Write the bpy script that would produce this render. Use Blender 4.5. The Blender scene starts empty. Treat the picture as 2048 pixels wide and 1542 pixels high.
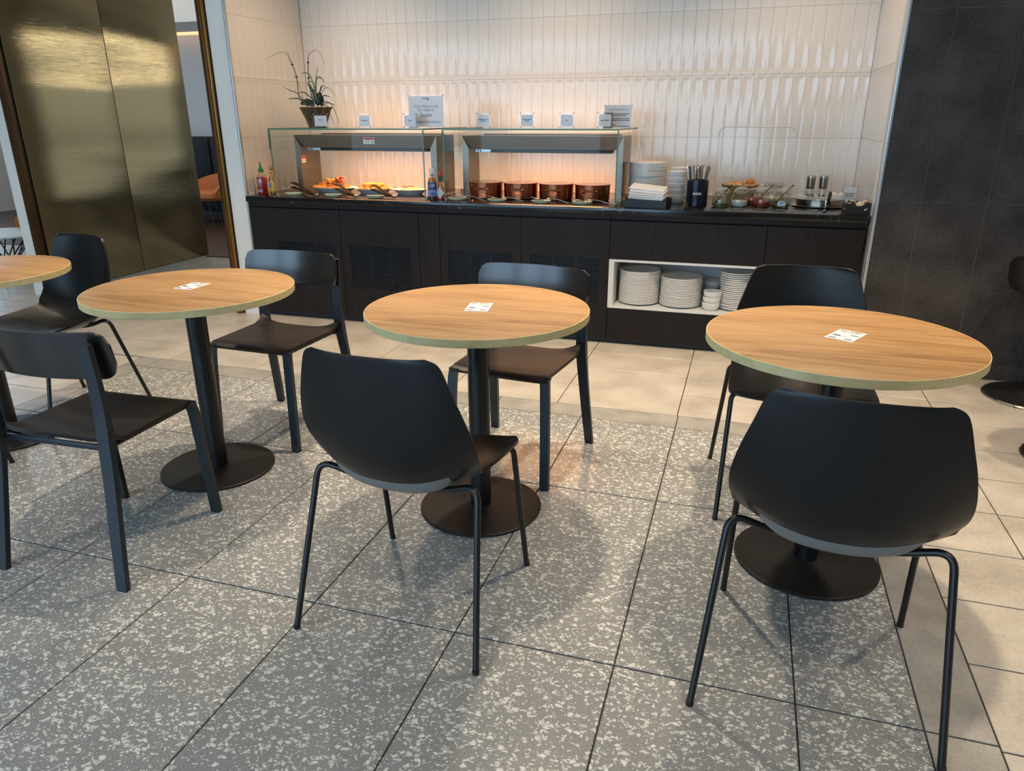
import bpy, bmesh, math, random
from mathutils import Vector, Matrix
import numpy as np
random.seed(7)
PI = math.pi
sc = bpy.context.scene
C = sc.collection

# ------------------------------------------------------------------ camera
FPX, CAMH = 1456.8886, 1.357
YAW, PITCH, ROLL = [math.radians(a) for a in (17.44597908, 20.15970038, 0.15105212)]
fwd = Vector((-math.sin(YAW)*math.cos(PITCH), math.cos(YAW)*math.cos(PITCH), -math.sin(PITCH)))
rt0 = Vector((math.cos(YAW), math.sin(YAW), 0)); dn0 = fwd.cross(rt0)
rt = math.cos(ROLL)*rt0 + math.sin(ROLL)*dn0
dn = -math.sin(ROLL)*rt0 + math.cos(ROLL)*dn0
cam_d = bpy.data.cameras.new('camera'); cam = bpy.data.objects.new('camera', cam_d); C.objects.link(cam)
cam_d.sensor_width = 36; cam_d.lens = FPX*36/2048; cam_d.clip_start = .05; cam_d.clip_end = 100
cam.matrix_world = Matrix(((rt.x, -dn.x, -fwd.x, 0), (rt.y, -dn.y, -fwd.y, 0), (rt.z, -dn.z, -fwd.z, CAMH), (0, 0, 0, 1)))
sc.camera = cam
def pix(x, y, z):                       # world point -> pixel of the 2048x1542 frame, used to tell what is in view
    d = Vector((x, y, z-CAMH)); w = d.dot(fwd)
    if w < .05: return None
    return 1024+FPX*d.dot(rt)/w, 771+FPX*d.dot(dn)/w
def inview(pts, m=40):
    for p in pts:
        q = pix(*p)
        if q and -m < q[0] < 2048+m and -m < q[1] < 1542+m: return True
    return False

# ------------------------------------------------------------------ world, lights, exposure
wd = bpy.data.worlds.new('world'); sc.world = wd; wd.use_nodes = True
wd.node_tree.nodes['Background'].inputs[0].default_value = (.62, .78, 1, 1)
wd.node_tree.nodes['Background'].inputs[1].default_value = .2
def area(name, loc, rot, sx, sy, power, col):
    l = bpy.data.lights.new(name, 'AREA'); l.shape = 'RECTANGLE'; l.size = sx; l.size_y = sy; l.energy = power; l.color = col
    o = bpy.data.objects.new(name, l); C.objects.link(o); o.location = loc; o.rotation_euler = rot; return o
def spot(name, loc, power, col, ang=80, blend=.6, rad=.05, rot=(0, 0, 0)):
    l = bpy.data.lights.new(name, 'SPOT'); l.energy = power; l.color = col; l.spot_size = math.radians(ang); l.spot_blend = blend; l.shadow_soft_size = rad
    o = bpy.data.objects.new(name, l); C.objects.link(o); o.location = loc; o.rotation_euler = rot; return o
COOL, WARM = (.47, .73, 1), (1, .80, .58)
# daylight through the three tall windows behind the camera
for wx_ in (-5.7, -3.3, -.9):
    area('window_daylight', (wx_, -2.95, 1.45), (PI/2, 0, 0), 2.0, 2.3, 58, COOL)
# ceiling downlights
for lx, ly, p in [(-.83, 3.0, 190), (-2.0, 3.0, 150), (.40, 3.0, 170), (-3.3, 3.0, 90), (1.6, 3.0, 130), (-2.4, .7, 50), (-.6, .5, 50), (.9, .7, 50), (1.9, 1.2, 55), (-4.6, 3.6, 60)]:
    spot('downlight', (lx, ly, 2.86), p, WARM, 82, .75, .05)
# wall washers in front of the tiled niche
for lx in (-2.7, -1.3, .15):
    spot('niche_washer', (lx, 4.35, 2.84), 42, (1, .70, .43), 100, .9, .05, (math.radians(14), 0, 0))
# lounge behind the wall
area('lounge_ceiling_light', (-7.2, 7.4, 2.82), (0, 0, 0), 4.0, 3.0, 26, (1, .87, .72))
area('added_brass_band_light', (-3.56, 7.7, 1.22), (0, PI/2, 0), 1.75, 4.1, 13, (.85, .95, 1))  # added light, gives the brass doors a bright band to reflect
area('added_brass_streak_light', (-3.57, 7.7, 2.22), (0, PI/2, 0), .06, 4.1, 9, (1, .95, .82))  # added line of light for the bright streak across the brass
area('added_lounge_light', (-10.8, 6.5, 1.6), (0, -PI/2, 0), 1.8, 3.5, 60, COOL)  # added cool light; no window is built in the left wall
vs = sc.view_settings
vs.view_transform = 'Standard'; vs.look = 'None'; vs.gamma = 1; vs.exposure = 0.3; vs.use_curve_mapping = False

# ------------------------------------------------------------------ materials
def lin(c):
    return tuple((v/255/12.92 if v/255 <= .04045 else ((v/255+.055)/1.055)**2.4) for v in c) + (1,)
def new_mat(name):
    m = bpy.data.materials.new(name); m.use_nodes = True
    return m, m.node_tree.nodes, m.node_tree.links, m.node_tree.nodes['Principled BSDF']
def mat(name, col, rough=.5, metal=0, var=.08, scale=12, bump=0, bscale=60, coat=0, trans=0, emit=None, estr=0, stretch=None):
    """principled material whose colour is varied by a noise texture"""
    m, N, L, b = new_mat(name)
    b.inputs['Roughness'].default_value = rough; b.inputs['Metallic'].default_value = metal
    if coat: b.inputs['Coat Weight'].default_value = coat; b.inputs['Coat Roughness'].default_value = .08
    c = lin(col)
    tc = N.new('ShaderNodeTexCoord'); mp = N.new('ShaderNodeMapping'); L.new(tc.outputs['Object'], mp.inputs[0])
    if stretch: mp.inputs['Scale'].default_value = stretch
    if var:
        n = N.new('ShaderNodeTexNoise'); n.inputs['Scale'].default_value = scale; n.inputs['Detail'].default_value = 4
        L.new(mp.outputs[0], n.inputs[0])
        r = N.new('ShaderNodeValToRGB'); r.color_ramp.elements[0].position = .3; r.color_ramp.elements[1].position = .7
        r.color_ramp.elements[0].color = tuple(v*(1-var) for v in c[:3])+(1,)
        r.color_ramp.elements[1].color = tuple(min(1, v*(1+var)) for v in c[:3])+(1,)
        L.new(n.outputs[0], r.inputs[0]); L.new(r.outputs[0], b.inputs['Base Color'])
    else: b.inputs['Base Color'].default_value = c
    if bump:
        n2 = N.new('ShaderNodeTexNoise'); n2.inputs['Scale'].default_value = bscale; n2.inputs['Detail'].default_value = 3
        L.new(mp.outputs[0], n2.inputs[0])
        bp = N.new('ShaderNodeBump'); bp.inputs['Strength'].default_value = bump; bp.inputs['Distance'].default_value = .004
        L.new(n2.outputs[0], bp.inputs['Height']); L.new(bp.outputs[0], b.inputs['Normal'])
    if emit: b.inputs['Emission Color'].default_value = lin(emit); b.inputs['Emission Strength'].default_value = estr
    return m
def glass_mat(name, tint=(.95, 1, .97), refl=1.0, rough=.02):
    """thin clear pane: what lies behind shows through, reflections by Fresnel"""
    m = bpy.data.materials.new(name); m.use_nodes = True; N, L = m.node_tree.nodes, m.node_tree.links
    N.remove(N['Principled BSDF']); out = N['Material Output']
    tr = N.new('ShaderNodeBsdfTransparent'); tr.inputs[0].default_value = tint+(1,)
    gl = N.new('ShaderNodeBsdfGlossy'); gl.inputs['Roughness'].default_value = rough
    lw = N.new('ShaderNodeLayerWeight')
    pw_ = N.new('ShaderNodeMath'); pw_.operation = 'POWER'; pw_.inputs[1].default_value = 5; L.new(lw.outputs['Facing'], pw_.inputs[0])
    mu = N.new('ShaderNodeMath'); mu.operation = 'MULTIPLY_ADD'; mu.inputs[1].default_value = .75*refl; mu.inputs[2].default_value = .022*refl
    L.new(pw_.outputs[0], mu.inputs[0])
    mx = N.new('ShaderNodeMixShader'); L.new(mu.outputs[0], mx.inputs[0]); L.new(tr.outputs[0], mx.inputs[1]); L.new(gl.outputs[0], mx.inputs[2])
    L.new(mx.outputs[0], out.inputs[0]); return m
def math_node(N, L, op, a, b=None, clamp=False):
    n = N.new('ShaderNodeMath'); n.operation = op; n.use_clamp = clamp
    for i, v in enumerate((a, b)):
        if v is None: continue
        if isinstance(v, (int, float)): n.inputs[i].default_value = v
        else: L.new(v, n.inputs[i])
    return n.outputs[0]
def ramp(N, L, fac, stops):
    r = N.new('ShaderNodeValToRGB'); e = r.color_ramp.elements
    while len(e) < len(stops): e.new(.5)
    for i, (p, c) in enumerate(stops): e[i].position = p; e[i].color = lin(c)
    L.new(fac, r.inputs[0]); return r.outputs[0]
def mixc(N, L, fac, a, b):
    n = N.new('ShaderNodeMix'); n.data_type = 'RGBA'
    if isinstance(fac, (int, float)): n.inputs[0].default_value = fac
    else: L.new(fac, n.inputs[0])
    for s, v in ((6, a), (7, b)):
        if isinstance(v, tuple): n.inputs[s].default_value = v
        else: L.new(v, n.inputs[s])
    return n.outputs[2]
def terrazzo():
    m, N, L, b = new_mat('terrazzo')
    g = N.new('ShaderNodeNewGeometry')
    base_n = N.new('ShaderNodeTexNoise'); base_n.inputs['Scale'].default_value = 260; L.new(g.outputs['Position'], base_n.inputs[0])
    base = ramp(N, L, base_n.outputs[0], [(.3, (122, 123, 121)), (.7, (156, 157, 155))])
    warp = N.new('ShaderNodeTexNoise'); warp.inputs['Scale'].default_value = 45; L.new(g.outputs['Position'], warp.inputs[0])
    wm = N.new('ShaderNodeVectorMath'); wm.operation = 'SCALE'; wm.inputs['Scale'].default_value = .012
    L.new(warp.outputs['Color'], wm.inputs[0])
    wa = N.new('ShaderNodeVectorMath'); wa.operation = 'ADD'; L.new(g.outputs['Position'], wa.inputs[0]); L.new(wm.outputs[0], wa.inputs[1])
    fac = None
    for s, edge, pick in ((62, .13, .83), (98, .14, .84), (170, .15, .87)):
        mp = N.new('ShaderNodeMapping'); mp.inputs['Location'].default_value = (s*.37, s*.11, 0); mp.inputs['Rotation'].default_value = (0, 0, s*.7)
        mp.inputs['Scale'].default_value = (1, 1.35, 1)
        L.new(wa.outputs[0], mp.inputs[0])
        ve = N.new('ShaderNodeTexVoronoi'); ve.voronoi_dimensions = '2D'; ve.feature = 'DISTANCE_TO_EDGE'; ve.inputs['Scale'].default_value = s; L.new(mp.outputs[0], ve.inputs[0])
        vc = N.new('ShaderNodeTexVoronoi'); vc.voronoi_dimensions = '2D'; vc.inputs['Scale'].default_value = s; L.new(mp.outputs[0], vc.inputs[0])
        sep = N.new('ShaderNodeSeparateColor'); L.new(vc.outputs['Color'], sep.inputs[0])
        e = math_node(N, L, 'GREATER_THAN', ve.outputs['Distance'], edge)
        k = math_node(N, L, 'GREATER_THAN', sep.outputs[0], pick)
        f = math_node(N, L, 'MULTIPLY', e, k)
        fac = f if fac is None else math_node(N, L, 'MAXIMUM', fac, f)
    chipn = N.new('ShaderNodeTexNoise'); chipn.inputs['Scale'].default_value = 60; L.new(g.outputs['Position'], chipn.inputs[0])
    chip = ramp(N, L, chipn.outputs[0], [(.35, (184, 184, 178)), (.65, (224, 224, 218))])
    L.new(mixc(N, L, fac, base, chip), b.inputs['Base Color'])
    b.inputs['Roughness'].default_value = .21; b.inputs['Specular IOR Level'].default_value = .45
    return m
def wood(name, dark, mid, light, rough, scale=1.0, knots=True, axis='X', coat=0, spec=.5):
    m, N, L, b = new_mat(name); b.inputs['Specular IOR Level'].default_value = spec
    tc = N.new('ShaderNodeTexCoord'); mp = N.new('ShaderNodeMapping'); L.new(tc.outputs['Object'], mp.inputs[0])
    st = {'X': (1.2, 13, 13), 'Z': (22, 22, 1.2), 'Y': (22, 1.2, 22)}[axis]
    mp.inputs['Scale'].default_value = tuple(v*scale for v in st)
    n1 = N.new('ShaderNodeTexNoise'); n1.inputs['Scale'].default_value = 2.2; n1.inputs['Detail'].default_value = 8; n1.inputs['Distortion'].default_value = .8; L.new(mp.outputs[0], n1.inputs[0])
    n2 = N.new('ShaderNodeTexNoise'); n2.inputs['Scale'].default_value = 9; n2.inputs['Detail'].default_value = 6; L.new(mp.outputs[0], n2.inputs[0])
    f = math_node(N, L, 'ADD', math_node(N, L, 'MULTIPLY', n1.outputs[0], .7), math_node(N, L, 'MULTIPLY', n2.outputs[0], .3))
    col = ramp(N, L, f, [(.30, dark), (.47, mid), (.66, light)])
    if knots:
        v = N.new('ShaderNodeTexVoronoi'); v.inputs['Scale'].default_value = 2.6
        mp2 = N.new('ShaderNodeMapping'); mp2.inputs['Scale'].default_value = (1, 3.2, 1); L.new(tc.outputs['Object'], mp2.inputs[0]); L.new(mp2.outputs[0], v.inputs[0])
        k = ramp(N, L, v.outputs['Distance'], [(.03, (255, 255, 255)), (.12, (0, 0, 0))])
        kf = math_node(N, L, 'MULTIPLY', k, .55)
        col = mixc(N, L, kf, col, lin(tuple(int(c*.55) for c in dark)))
    L.new(col, b.inputs['Base Color']); b.inputs['Roughness'].default_value = rough
    if coat: b.inputs['Coat Weight'].default_value = coat; b.inputs['Coat Roughness'].default_value = .2
    bp = N.new('ShaderNodeBump'); bp.inputs['Strength'].default_value = .12; bp.inputs['Distance'].default_value = .002
    L.new(f, bp.inputs['Height']); L.new(bp.outputs[0], b.inputs['Normal'])
    return m
def brass_panel():
    m, N, L, b = new_mat('brushed_brass_sheet')
    g = N.new('ShaderNodeNewGeometry')
    mp = N.new('ShaderNodeMapping'); mp.inputs['Scale'].default_value = (1, .42, 3.0); L.new(g.outputs['Position'], mp.inputs[0])
    n = N.new('ShaderNodeTexNoise'); n.inputs['Scale'].default_value = 1.1; n.inputs['Detail'].default_value = 0; n.inputs['Distortion'].default_value = .2; L.new(mp.outputs[0], n.inputs[0])
    mp2 = N.new('ShaderNodeMapping'); mp2.inputs['Scale'].default_value = (1, 1.2, 260); L.new(g.outputs['Position'], mp2.inputs[0])
    n2 = N.new('ShaderNodeTexNoise'); n2.inputs['Scale'].default_value = 3; n2.inputs['Detail'].default_value = 2; L.new(mp2.outputs[0], n2.inputs[0])
    b1 = N.new('ShaderNodeBump'); b1.inputs['Strength'].default_value = 1; b1.inputs['Distance'].default_value = .022; L.new(n.outputs[0], b1.inputs['Height'])
    b2 = N.new('ShaderNodeBump'); b2.inputs['Strength'].default_value = .12; b2.inputs['Distance'].default_value = .002; L.new(n2.outputs[0], b2.inputs['Height']); L.new(b1.outputs[0], b2.inputs['Normal'])
    L.new(b2.outputs[0], b.inputs['Normal'])
    b.inputs['Base Color'].default_value = lin((150, 136, 104)); b.inputs['Metallic'].default_value = 1; b.inputs['Roughness'].default_value = .15
    return m
def stone_tile(name, a, bb, c, rough, scale, spec=.4):
    m, N, L, b = new_mat(name)
    g = N.new('ShaderNodeNewGeometry')
    n1 = N.new('ShaderNodeTexNoise'); n1.inputs['Scale'].default_value = scale; n1.inputs['Detail'].default_value = 6; L.new(g.outputs['Position'], n1.inputs[0])
    n2 = N.new('ShaderNodeTexNoise'); n2.inputs['Scale'].default_value = scale*14; n2.inputs['Detail'].default_value = 3; L.new(g.outputs['Position'], n2.inputs[0])
    f = math_node(N, L, 'ADD', math_node(N, L, 'MULTIPLY', n1.outputs[0], .65), math_node(N, L, 'MULTIPLY', n2.outputs[0], .35))
    L.new(ramp(N, L, f, [(.36, a), (.5, bb), (.64, c)]), b.inputs['Base Color'])
    b.inputs['Roughness'].default_value = rough; b.inputs['Specular IOR Level'].default_value = spec
    return m
def marble():
    m, N, L, b = new_mat('black_marble')
    g = N.new('ShaderNodeNewGeometry')
    n0 = N.new('ShaderNodeTexNoise'); n0.inputs['Scale'].default_value = 5; n0.inputs['Detail'].default_value = 8; n0.inputs['Distortion'].default_value = 1.5; L.new(g.outputs['Position'], n0.inputs[0])
    d = math_node(N, L, 'ABSOLUTE', math_node(N, L, 'SUBTRACT', n0.outputs[0], .5))
    v = ramp(N, L, d, [(0.0, (150, 150, 150)), (.012, (24, 22, 22))])
    n1 = N.new('ShaderNodeTexNoise'); n1.inputs['Scale'].default_value = 3.5; L.new(g.outputs['Position'], n1.inputs[0])
    k = ramp(N, L, n1.outputs[0], [(.52, (0, 0, 0)), (.66, (200, 200, 200))])
    L.new(mixc(N, L, k, lin((24, 22, 22)), v), b.inputs['Base Color'])
    b.inputs['Roughness'].default_value = .16
    return m
M = {}
M['terrazzo'] = terrazzo()
M['grout'] = mat('floor_grout', (52, 49, 46), .9)
M['strip'] = stone_tile('grey_border_stone', (138, 135, 129), (154, 151, 145), (168, 165, 159), .35, 8)
M['beige'] = stone_tile('beige_floor_tile', (166, 159, 149), (184, 177, 166), (196, 190, 180), .33, 5)
M['darktile'] = stone_tile('dark_stone_wall_tile', (52, 48, 47), (66, 62, 60), (80, 75, 72), .5, 5, .25)
M['darkgrout'] = mat('grey_wall_grout', (120, 116, 110), .9)
M['white_tile'] = mat('white_glazed_tile', (233, 228, 220), .13, var=.02, scale=3, bump=.05, bscale=25)
M['tile_grout'] = mat('tile_grout', (214, 206, 194), .9)
M['white_paint'] = mat('white_paint', (234, 231, 222), .6, var=.02)
M['ceiling'] = mat('ceiling_paint', (225, 222, 216), .8, var=.02)
M['grey_wall'] = mat('grey_lounge_wall', (196, 194, 192), .7, var=.03)
M['alu'] = mat('aluminium_trim', (190, 196, 200), .35, .7, var=.04)
M['brass'] = brass_panel()
M['brass_trim'] = mat('brass_trim', (140, 100, 52), .32, .9, var=.12, scale=4, stretch=(1, 1, .4))
M['brown_trim'] = mat('brown_bronze_trim', (86, 58, 34), .4, .6, var=.1)
M['wood_floor'] = wood('lounge_wood_floor', (44, 28, 20), (64, 41, 29), (82, 55, 39), .35, .6, False)
M['oak'] = wood('oak_table_top', (132, 95, 54), (170, 130, 84), (188, 149, 102), .42, 1.0, True)
M['oak_edge'] = wood('oak_edge_band', (194, 174, 120), (210, 192, 140), (220, 204, 154), .45, 1.3, False)
M['black_metal'] = mat('black_powder_coat', (13, 14, 16), .33, .0, var=.1, bump=.04, bscale=400)
M['anthracite'] = mat('anthracite_blue_powder_coat', (23, 31, 39), .38, 0, var=.08, bump=.04, bscale=400)
M['black_base'] = mat('black_cast_base', (24, 23, 22), .5, .2, var=.15, scale=60, bump=.25, bscale=260)
M['shell'] = mat('black_polypropylene_shell', (15, 16, 18), .34, var=.06, scale=30, bump=.03, bscale=500)
M['pan'] = mat('grey_plastic_pan', (112, 112, 110), .35, var=.04)
M['dark_seat'] = wood('dark_stained_veneer', (20, 15, 13), (28, 21, 18), (36, 28, 24), .26, 1.6, False, 'X', .7)
M['seat_veneer'] = wood('dark_seat_veneer', (20, 15, 13), (28, 21, 18), (36, 28, 24), .42, 1.6, False, 'X', 0, .35)
M['counter'] = wood('dark_counter_veneer', (22, 16, 15), (30, 23, 21), (37, 29, 26), .5, 1.2, False, 'Z', 0, .25)
M['black_gap'] = mat('black_void', (8, 8, 8), .8)
M['slat'] = mat('black_grille_slat', (34, 34, 37), .3, .3)
M['marble'] = marble()
M['hot_plate'] = mat('dark_glass_hot_plate', (26, 24, 24), .08, var=.05)
M['copper_rim'] = mat('polished_copper', (186, 128, 96), .22, 1, var=.06)
M['rest_glass'] = mat('pale_green_glass', (206, 208, 170), .12, var=.06)
M['logo_red'] = mat('dark_red_ribbon', (110, 24, 34), .6, var=0)
M['wicker_strip'] = mat('brown_woven_strip', (112, 88, 56), .6, var=.3, scale=40)
M['napkin'] = mat('white_paper_napkin', (228, 230, 230), .8, var=.03)
M['acrylic_bead'] = mat('bright_acrylic_edge', (226, 224, 218), .1, var=.03)
M['wicker_rim'] = mat('braided_wicker_rim', (190, 150, 98), .7, var=.3, scale=50, bump=.5)
M['seal'] = mat('pale_rubber_seal', (206, 178, 140), .6, var=.05)
M['dark_steel'] = mat('dark_spoon_steel', (60, 52, 46), .3, .8)
M['dark_chrome'] = mat('smoked_steel', (150, 142, 130), .2, 1, var=.06)
M['paper_sachet'] = mat('pale_sachet_paper', (206, 196, 180), .6, var=.1)
M['steel'] = mat('brushed_steel', (132, 124, 112), .34, 1, var=.10, scale=5, stretch=(1, 1, 6), bump=.05, bscale=40)
M['chrome'] = mat('polished_steel', (205, 203, 200), .12, 1, var=.04)
M['glass'] = glass_mat('clear_pane', (.985, .997, .99), .4)
M['acrylic'] = glass_mat('clear_acrylic', (.993, .993, .993), .6, .03)
M['jar_glass'] = glass_mat('jar_glass', (.90, .92, .905), 3.6, .04)
M['glass_edge'] = mat('green_glass_edge', (78, 122, 92), .25, var=.15, scale=4)
M['paper'] = mat('white_paper', (226, 226, 228), .7, var=.02)
M['ink'] = mat('black_ink', (38, 38, 42), .7, var=0)
M['grey_ink'] = mat('grey_ink', (120, 120, 126), .7, var=0)
M['blue_ink'] = mat('navy_ink', (48, 62, 110), .7, var=0)
M['red_ink'] = mat('red_ink', (176, 36, 40), .7, var=0)
M['plate'] = mat('white_porcelain', (232, 230, 224), .16, var=.02)
M['cream'] = mat('white_laminate', (228, 229, 226), .4, var=.02)
M['copper'] = mat('brushed_copper', (168, 104, 74), .27, 1, var=.12, scale=3, stretch=(1, 1, 14))
M['black_plastic'] = mat('black_plastic', (20, 21, 24), .4, var=.06)
M['navy_enamel'] = mat('dark_navy_enamel', (22, 28, 44), .2, .2, var=.06)
M['tong'] = mat('grey_nylon', (15, 15, 15), .4, 0)
M['egg'] = mat('scrambled_egg', (236, 206, 120), .55, var=.2, scale=60, bump=.5, bscale=90)
M['white_food'] = mat('pale_cheese', (240, 226, 176), .5, var=.14, scale=50, bump=.4, bscale=80)
M['toast'] = mat('golden_pastry', (206, 138, 62), .6, var=.35, scale=40, bump=.4, bscale=90)
M['hash'] = mat('golden_hash_brown', (214, 146, 66), .65, var=.35, scale=60, bump=.6, bscale=120)
M['bacon'] = mat('crisp_red_brown_bacon', (158, 70, 40), .5, var=.4, scale=30, bump=.4)
M['soup'] = mat('brown_stew', (150, 88, 44), .35, var=.4, scale=60, bump=.4)
M['bread'] = mat('pale_bread', (242, 218, 166), .7, var=.2, scale=30, bump=.3)
M['roll'] = mat('brown_bread_roll', (190, 112, 48), .55, var=.25, scale=20, bump=.25)
M['wicker'] = mat('woven_wicker', (168, 134, 88), .7, var=.3, scale=60, bump=.5, bscale=120)
M['dark_wicker'] = mat('dark_woven_basket', (62, 50, 36), .6, var=.4, scale=50, bump=.6, bscale=110)
M['leaf'] = mat('dark_green_leaf', (48, 62, 34), .4, var=.3, scale=20)
M['light_leaf'] = mat('yellow_green_leaf', (118, 126, 62), .45, var=.3, scale=25)
M['stem'] = mat('olive_brown_stem', (66, 62, 38), .6, var=.3, scale=40)
M['dry'] = mat('dry_twig', (120, 104, 80), .7, var=.2)
M['soil'] = mat('potting_bark', (50, 38, 28), .9, var=.4, scale=60, bump=.6)
M['green_cap'] = mat('green_plastic_cap', (24, 122, 54), .35, var=.05)
M['sriracha'] = mat('red_chilli_sauce', (172, 26, 24), .3, var=.15, scale=30)
M['amber'] = mat('orange_hot_sauce', (206, 128, 40), .25, var=.15, scale=30)
M['brown_sauce'] = mat('brown_sauce', (84, 36, 22), .25, var=.1)
M['wood_cap'] = mat('wooden_stopper', (160, 118, 82), .6, var=.15)
M['red_cap'] = mat('red_plastic_cap', (176, 34, 34), .4, var=.05)
M['white_cap'] = mat('white_plastic', (226, 228, 230), .4, var=.03)
M['blue_label'] = mat('blue_label', (44, 72, 140), .5, var=.05)
M['pale_blue'] = mat('pale_blue_label', (120, 160, 212), .5, var=.05)
M['yellow_label'] = mat('yellow_label', (222, 178, 70), .5, var=.15, scale=60)
M['green_label'] = mat('green_foil', (36, 70, 40), .4, var=.1)
M['pesto'] = mat('green_pesto', (92, 98, 28), .5, var=.3, scale=90, bump=.4)
M['yoghurt'] = mat('white_yoghurt', (232, 228, 216), .4, var=.03)
M['relish'] = mat('red_relish', (168, 58, 26), .4, var=.3, scale=90, bump=.4)
M['navy_velvet'] = mat('navy_velvet', (11, 14, 25), .8, var=.2, scale=6)
M['tan_leather'] = mat('tan_orange_leather', (192, 112, 54), .5, var=.08, scale=8)
M['warm_glow'] = mat('warm_cove_light', (255, 214, 160), .5, var=0, emit=(255, 190, 130), estr=1.0)
M['heat_glow'] = mat('glowing_heat_element', (255, 150, 60), .5, var=0, emit=(255, 150, 70), estr=14)
for k_, r_, s_ in (('tong', .75, .15), ('counter', .5, .25), ('shell', .36, .4)):
    b_ = M[k_].node_tree.nodes['Principled BSDF']; b_.inputs['Roughness'].default_value = r_; b_.inputs['Specular IOR Level'].default_value = s_

# ------------------------------------------------------------------ geometry helpers
class MB:
    """collects vertices and faces; build() links them as one mesh object"""
    def __init__(s): s.v = []; s.f = []
    def add(s, vs, fs):
        o = len(s.v); s.v += [tuple(p) for p in vs]; s.f += [tuple(i+o for i in f) for f in fs]; return s
    def box(s, x0, x1, y0, y1, z0, z1, c=0):
        if c <= 0:
            return s.add([(x0,y0,z0),(x1,y0,z0),(x1,y1,z0),(x0,y1,z0),(x0,y0,z1),(x1,y0,z1),(x1,y1,z1),(x0,y1,z1)],
                  [(0,3,2,1),(4,5,6,7),(0,1,5,4),(1,2,6,5),(2,3,7,6),(3,0,4,7)])
        bm = bmesh.new(); bmesh.ops.create_cube(bm, size=1)
        for p in bm.verts: p.co = Vector((x0+(p.co.x+.5)*(x1-x0), y0+(p.co.y+.5)*(y1-y0), z0+(p.co.z+.5)*(z1-z0)))
        bmesh.ops.bevel(bm, geom=bm.edges[:], offset=c, segments=2, affect='EDGES', profile=.5)
        bm.verts.index_update()
        s.add([p.co[:] for p in bm.verts], [[q.index for q in f.verts] for f in bm.faces]); bm.free(); return s
    def tilebox(s, x0, x1, y0, y1, z0, z1, c=.0015):   # chamfered on the top only
        return s.add([(x0,y0,z0),(x1,y0,z0),(x1,y1,z0),(x0,y1,z0),(x0,y0,z1-c),(x1,y0,z1-c),(x1,y1,z1-c),(x0,y1,z1-c),
                      (x0+c,y0+c,z1),(x1-c,y0+c,z1),(x1-c,y1-c,z1),(x0+c,y1-c,z1)],
              [(0,1,5,4),(1,2,6,5),(2,3,7,6),(3,0,4,7),(4,5,9,8),(5,6,10,9),(6,7,11,10),(7,4,8,11),(8,9,10,11),(0,3,2,1)])
    def lathe(s, prof, n=32, cx=0, cy=0, cz=0, sx=1, sy=1, a0=0, a1=2*PI):
        full = abs(a1-a0-2*PI) < 1e-6; k = n if full else n+1; vs = []; fs = []
        for r, z in prof:
            for i in range(k):
                a = a0+(a1-a0)*i/n; vs.append((cx+r*sx*math.cos(a), cy+r*sy*math.sin(a), cz+z))
        for j in range(len(prof)-1):
            for i in range(n):
                i2 = (i+1) % k if full else i+1
                fs.append((j*k+i, j*k+i2, (j+1)*k+i2, (j+1)*k+i))
        if full and prof[0][0] > 1e-5: fs.append(tuple(range(k-1, -1, -1)))
        if full and prof[-1][0] > 1e-5: fs.append(tuple((len(prof)-1)*k+i for i in range(k)))
        return s.add(vs, fs)
    def tube(s, path, r, n=10, cap=True, close=False):
        path = [Vector(p) for p in path]; m = len(path); rs = r if isinstance(r, (list, tuple)) else [r]*m
        up = Vector((0, 0, 1)); vs = []; fs = []; prev = None
        for i, p in enumerate(path):
            a = path[(i-1) % m] if (close or i > 0) else p; b = path[(i+1) % m] if (close or i < m-1) else p
            t = (b-a).normalized()
            if prev is None:
                u = t.cross(up)
                if u.length < 1e-3: u = t.cross(Vector((1, 0, 0)))
                u.normalize()
            else:
                u = prev - t*prev.dot(t)
                u = u.normalized() if u.length > 1e-6 else t.orthogonal().normalized()
            prev = u; w = t.cross(u)
            for k in range(n):
                q = 2*PI*k/n; vs.append(p+(u*math.cos(q)+w*math.sin(q))*rs[i])
        for i in range(m if close else m-1):
            for k in range(n):
                j = (i+1) % m; fs.append((i*n+k, i*n+(k+1) % n, j*n+(k+1) % n, j*n+k))
        if cap and not close: fs += [tuple(range(n-1, -1, -1)), tuple((m-1)*n+k for k in range(n))]
        return s.add(vs, fs)
    def bar(s, path, secs):
        """rectangular section (half x, half y) swept along mostly vertical path"""
        vs = []; fs = []
        for (x, y, z), (hx, hy) in zip(path, secs): vs += [(x-hx, y-hy, z), (x+hx, y-hy, z), (x+hx, y+hy, z), (x-hx, y+hy, z)]
        for i in range(len(path)-1):
            for k in range(4): fs.append((i*4+k, i*4+(k+1) % 4, i*4+4+(k+1) % 4, i*4+4+k))
        m = len(path)-1; fs += [(3, 2, 1, 0), (m*4, m*4+1, m*4+2, m*4+3)]
        return s.add(vs, fs)
    def grid(s, fn, nu, nv):
        vs = [fn(i/nu, j/nv) for j in range(nv+1) for i in range(nu+1)]
        fs = [(j*(nu+1)+i, j*(nu+1)+i+1, (j+1)*(nu+1)+i+1, (j+1)*(nu+1)+i) for j in range(nv) for i in range(nu)]
        return s.add(vs, fs)
    def prism(s, pts, d0, d1, axis='Y'):
        n = len(pts)
        def P(a, b, d): return {'Y': (a, d, b), 'Z': (a, b, d), 'X': (d, a, b)}[axis]
        vs = [P(a, b, d0) for a, b in pts]+[P(a, b, d1) for a, b in pts]
        fs = [tuple(range(n)), tuple(range(2*n-1, n-1, -1))]+[(i, i+n, (i+1) % n+n, (i+1) % n) for i in range(n)]
        return s.add(vs, fs)
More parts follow.
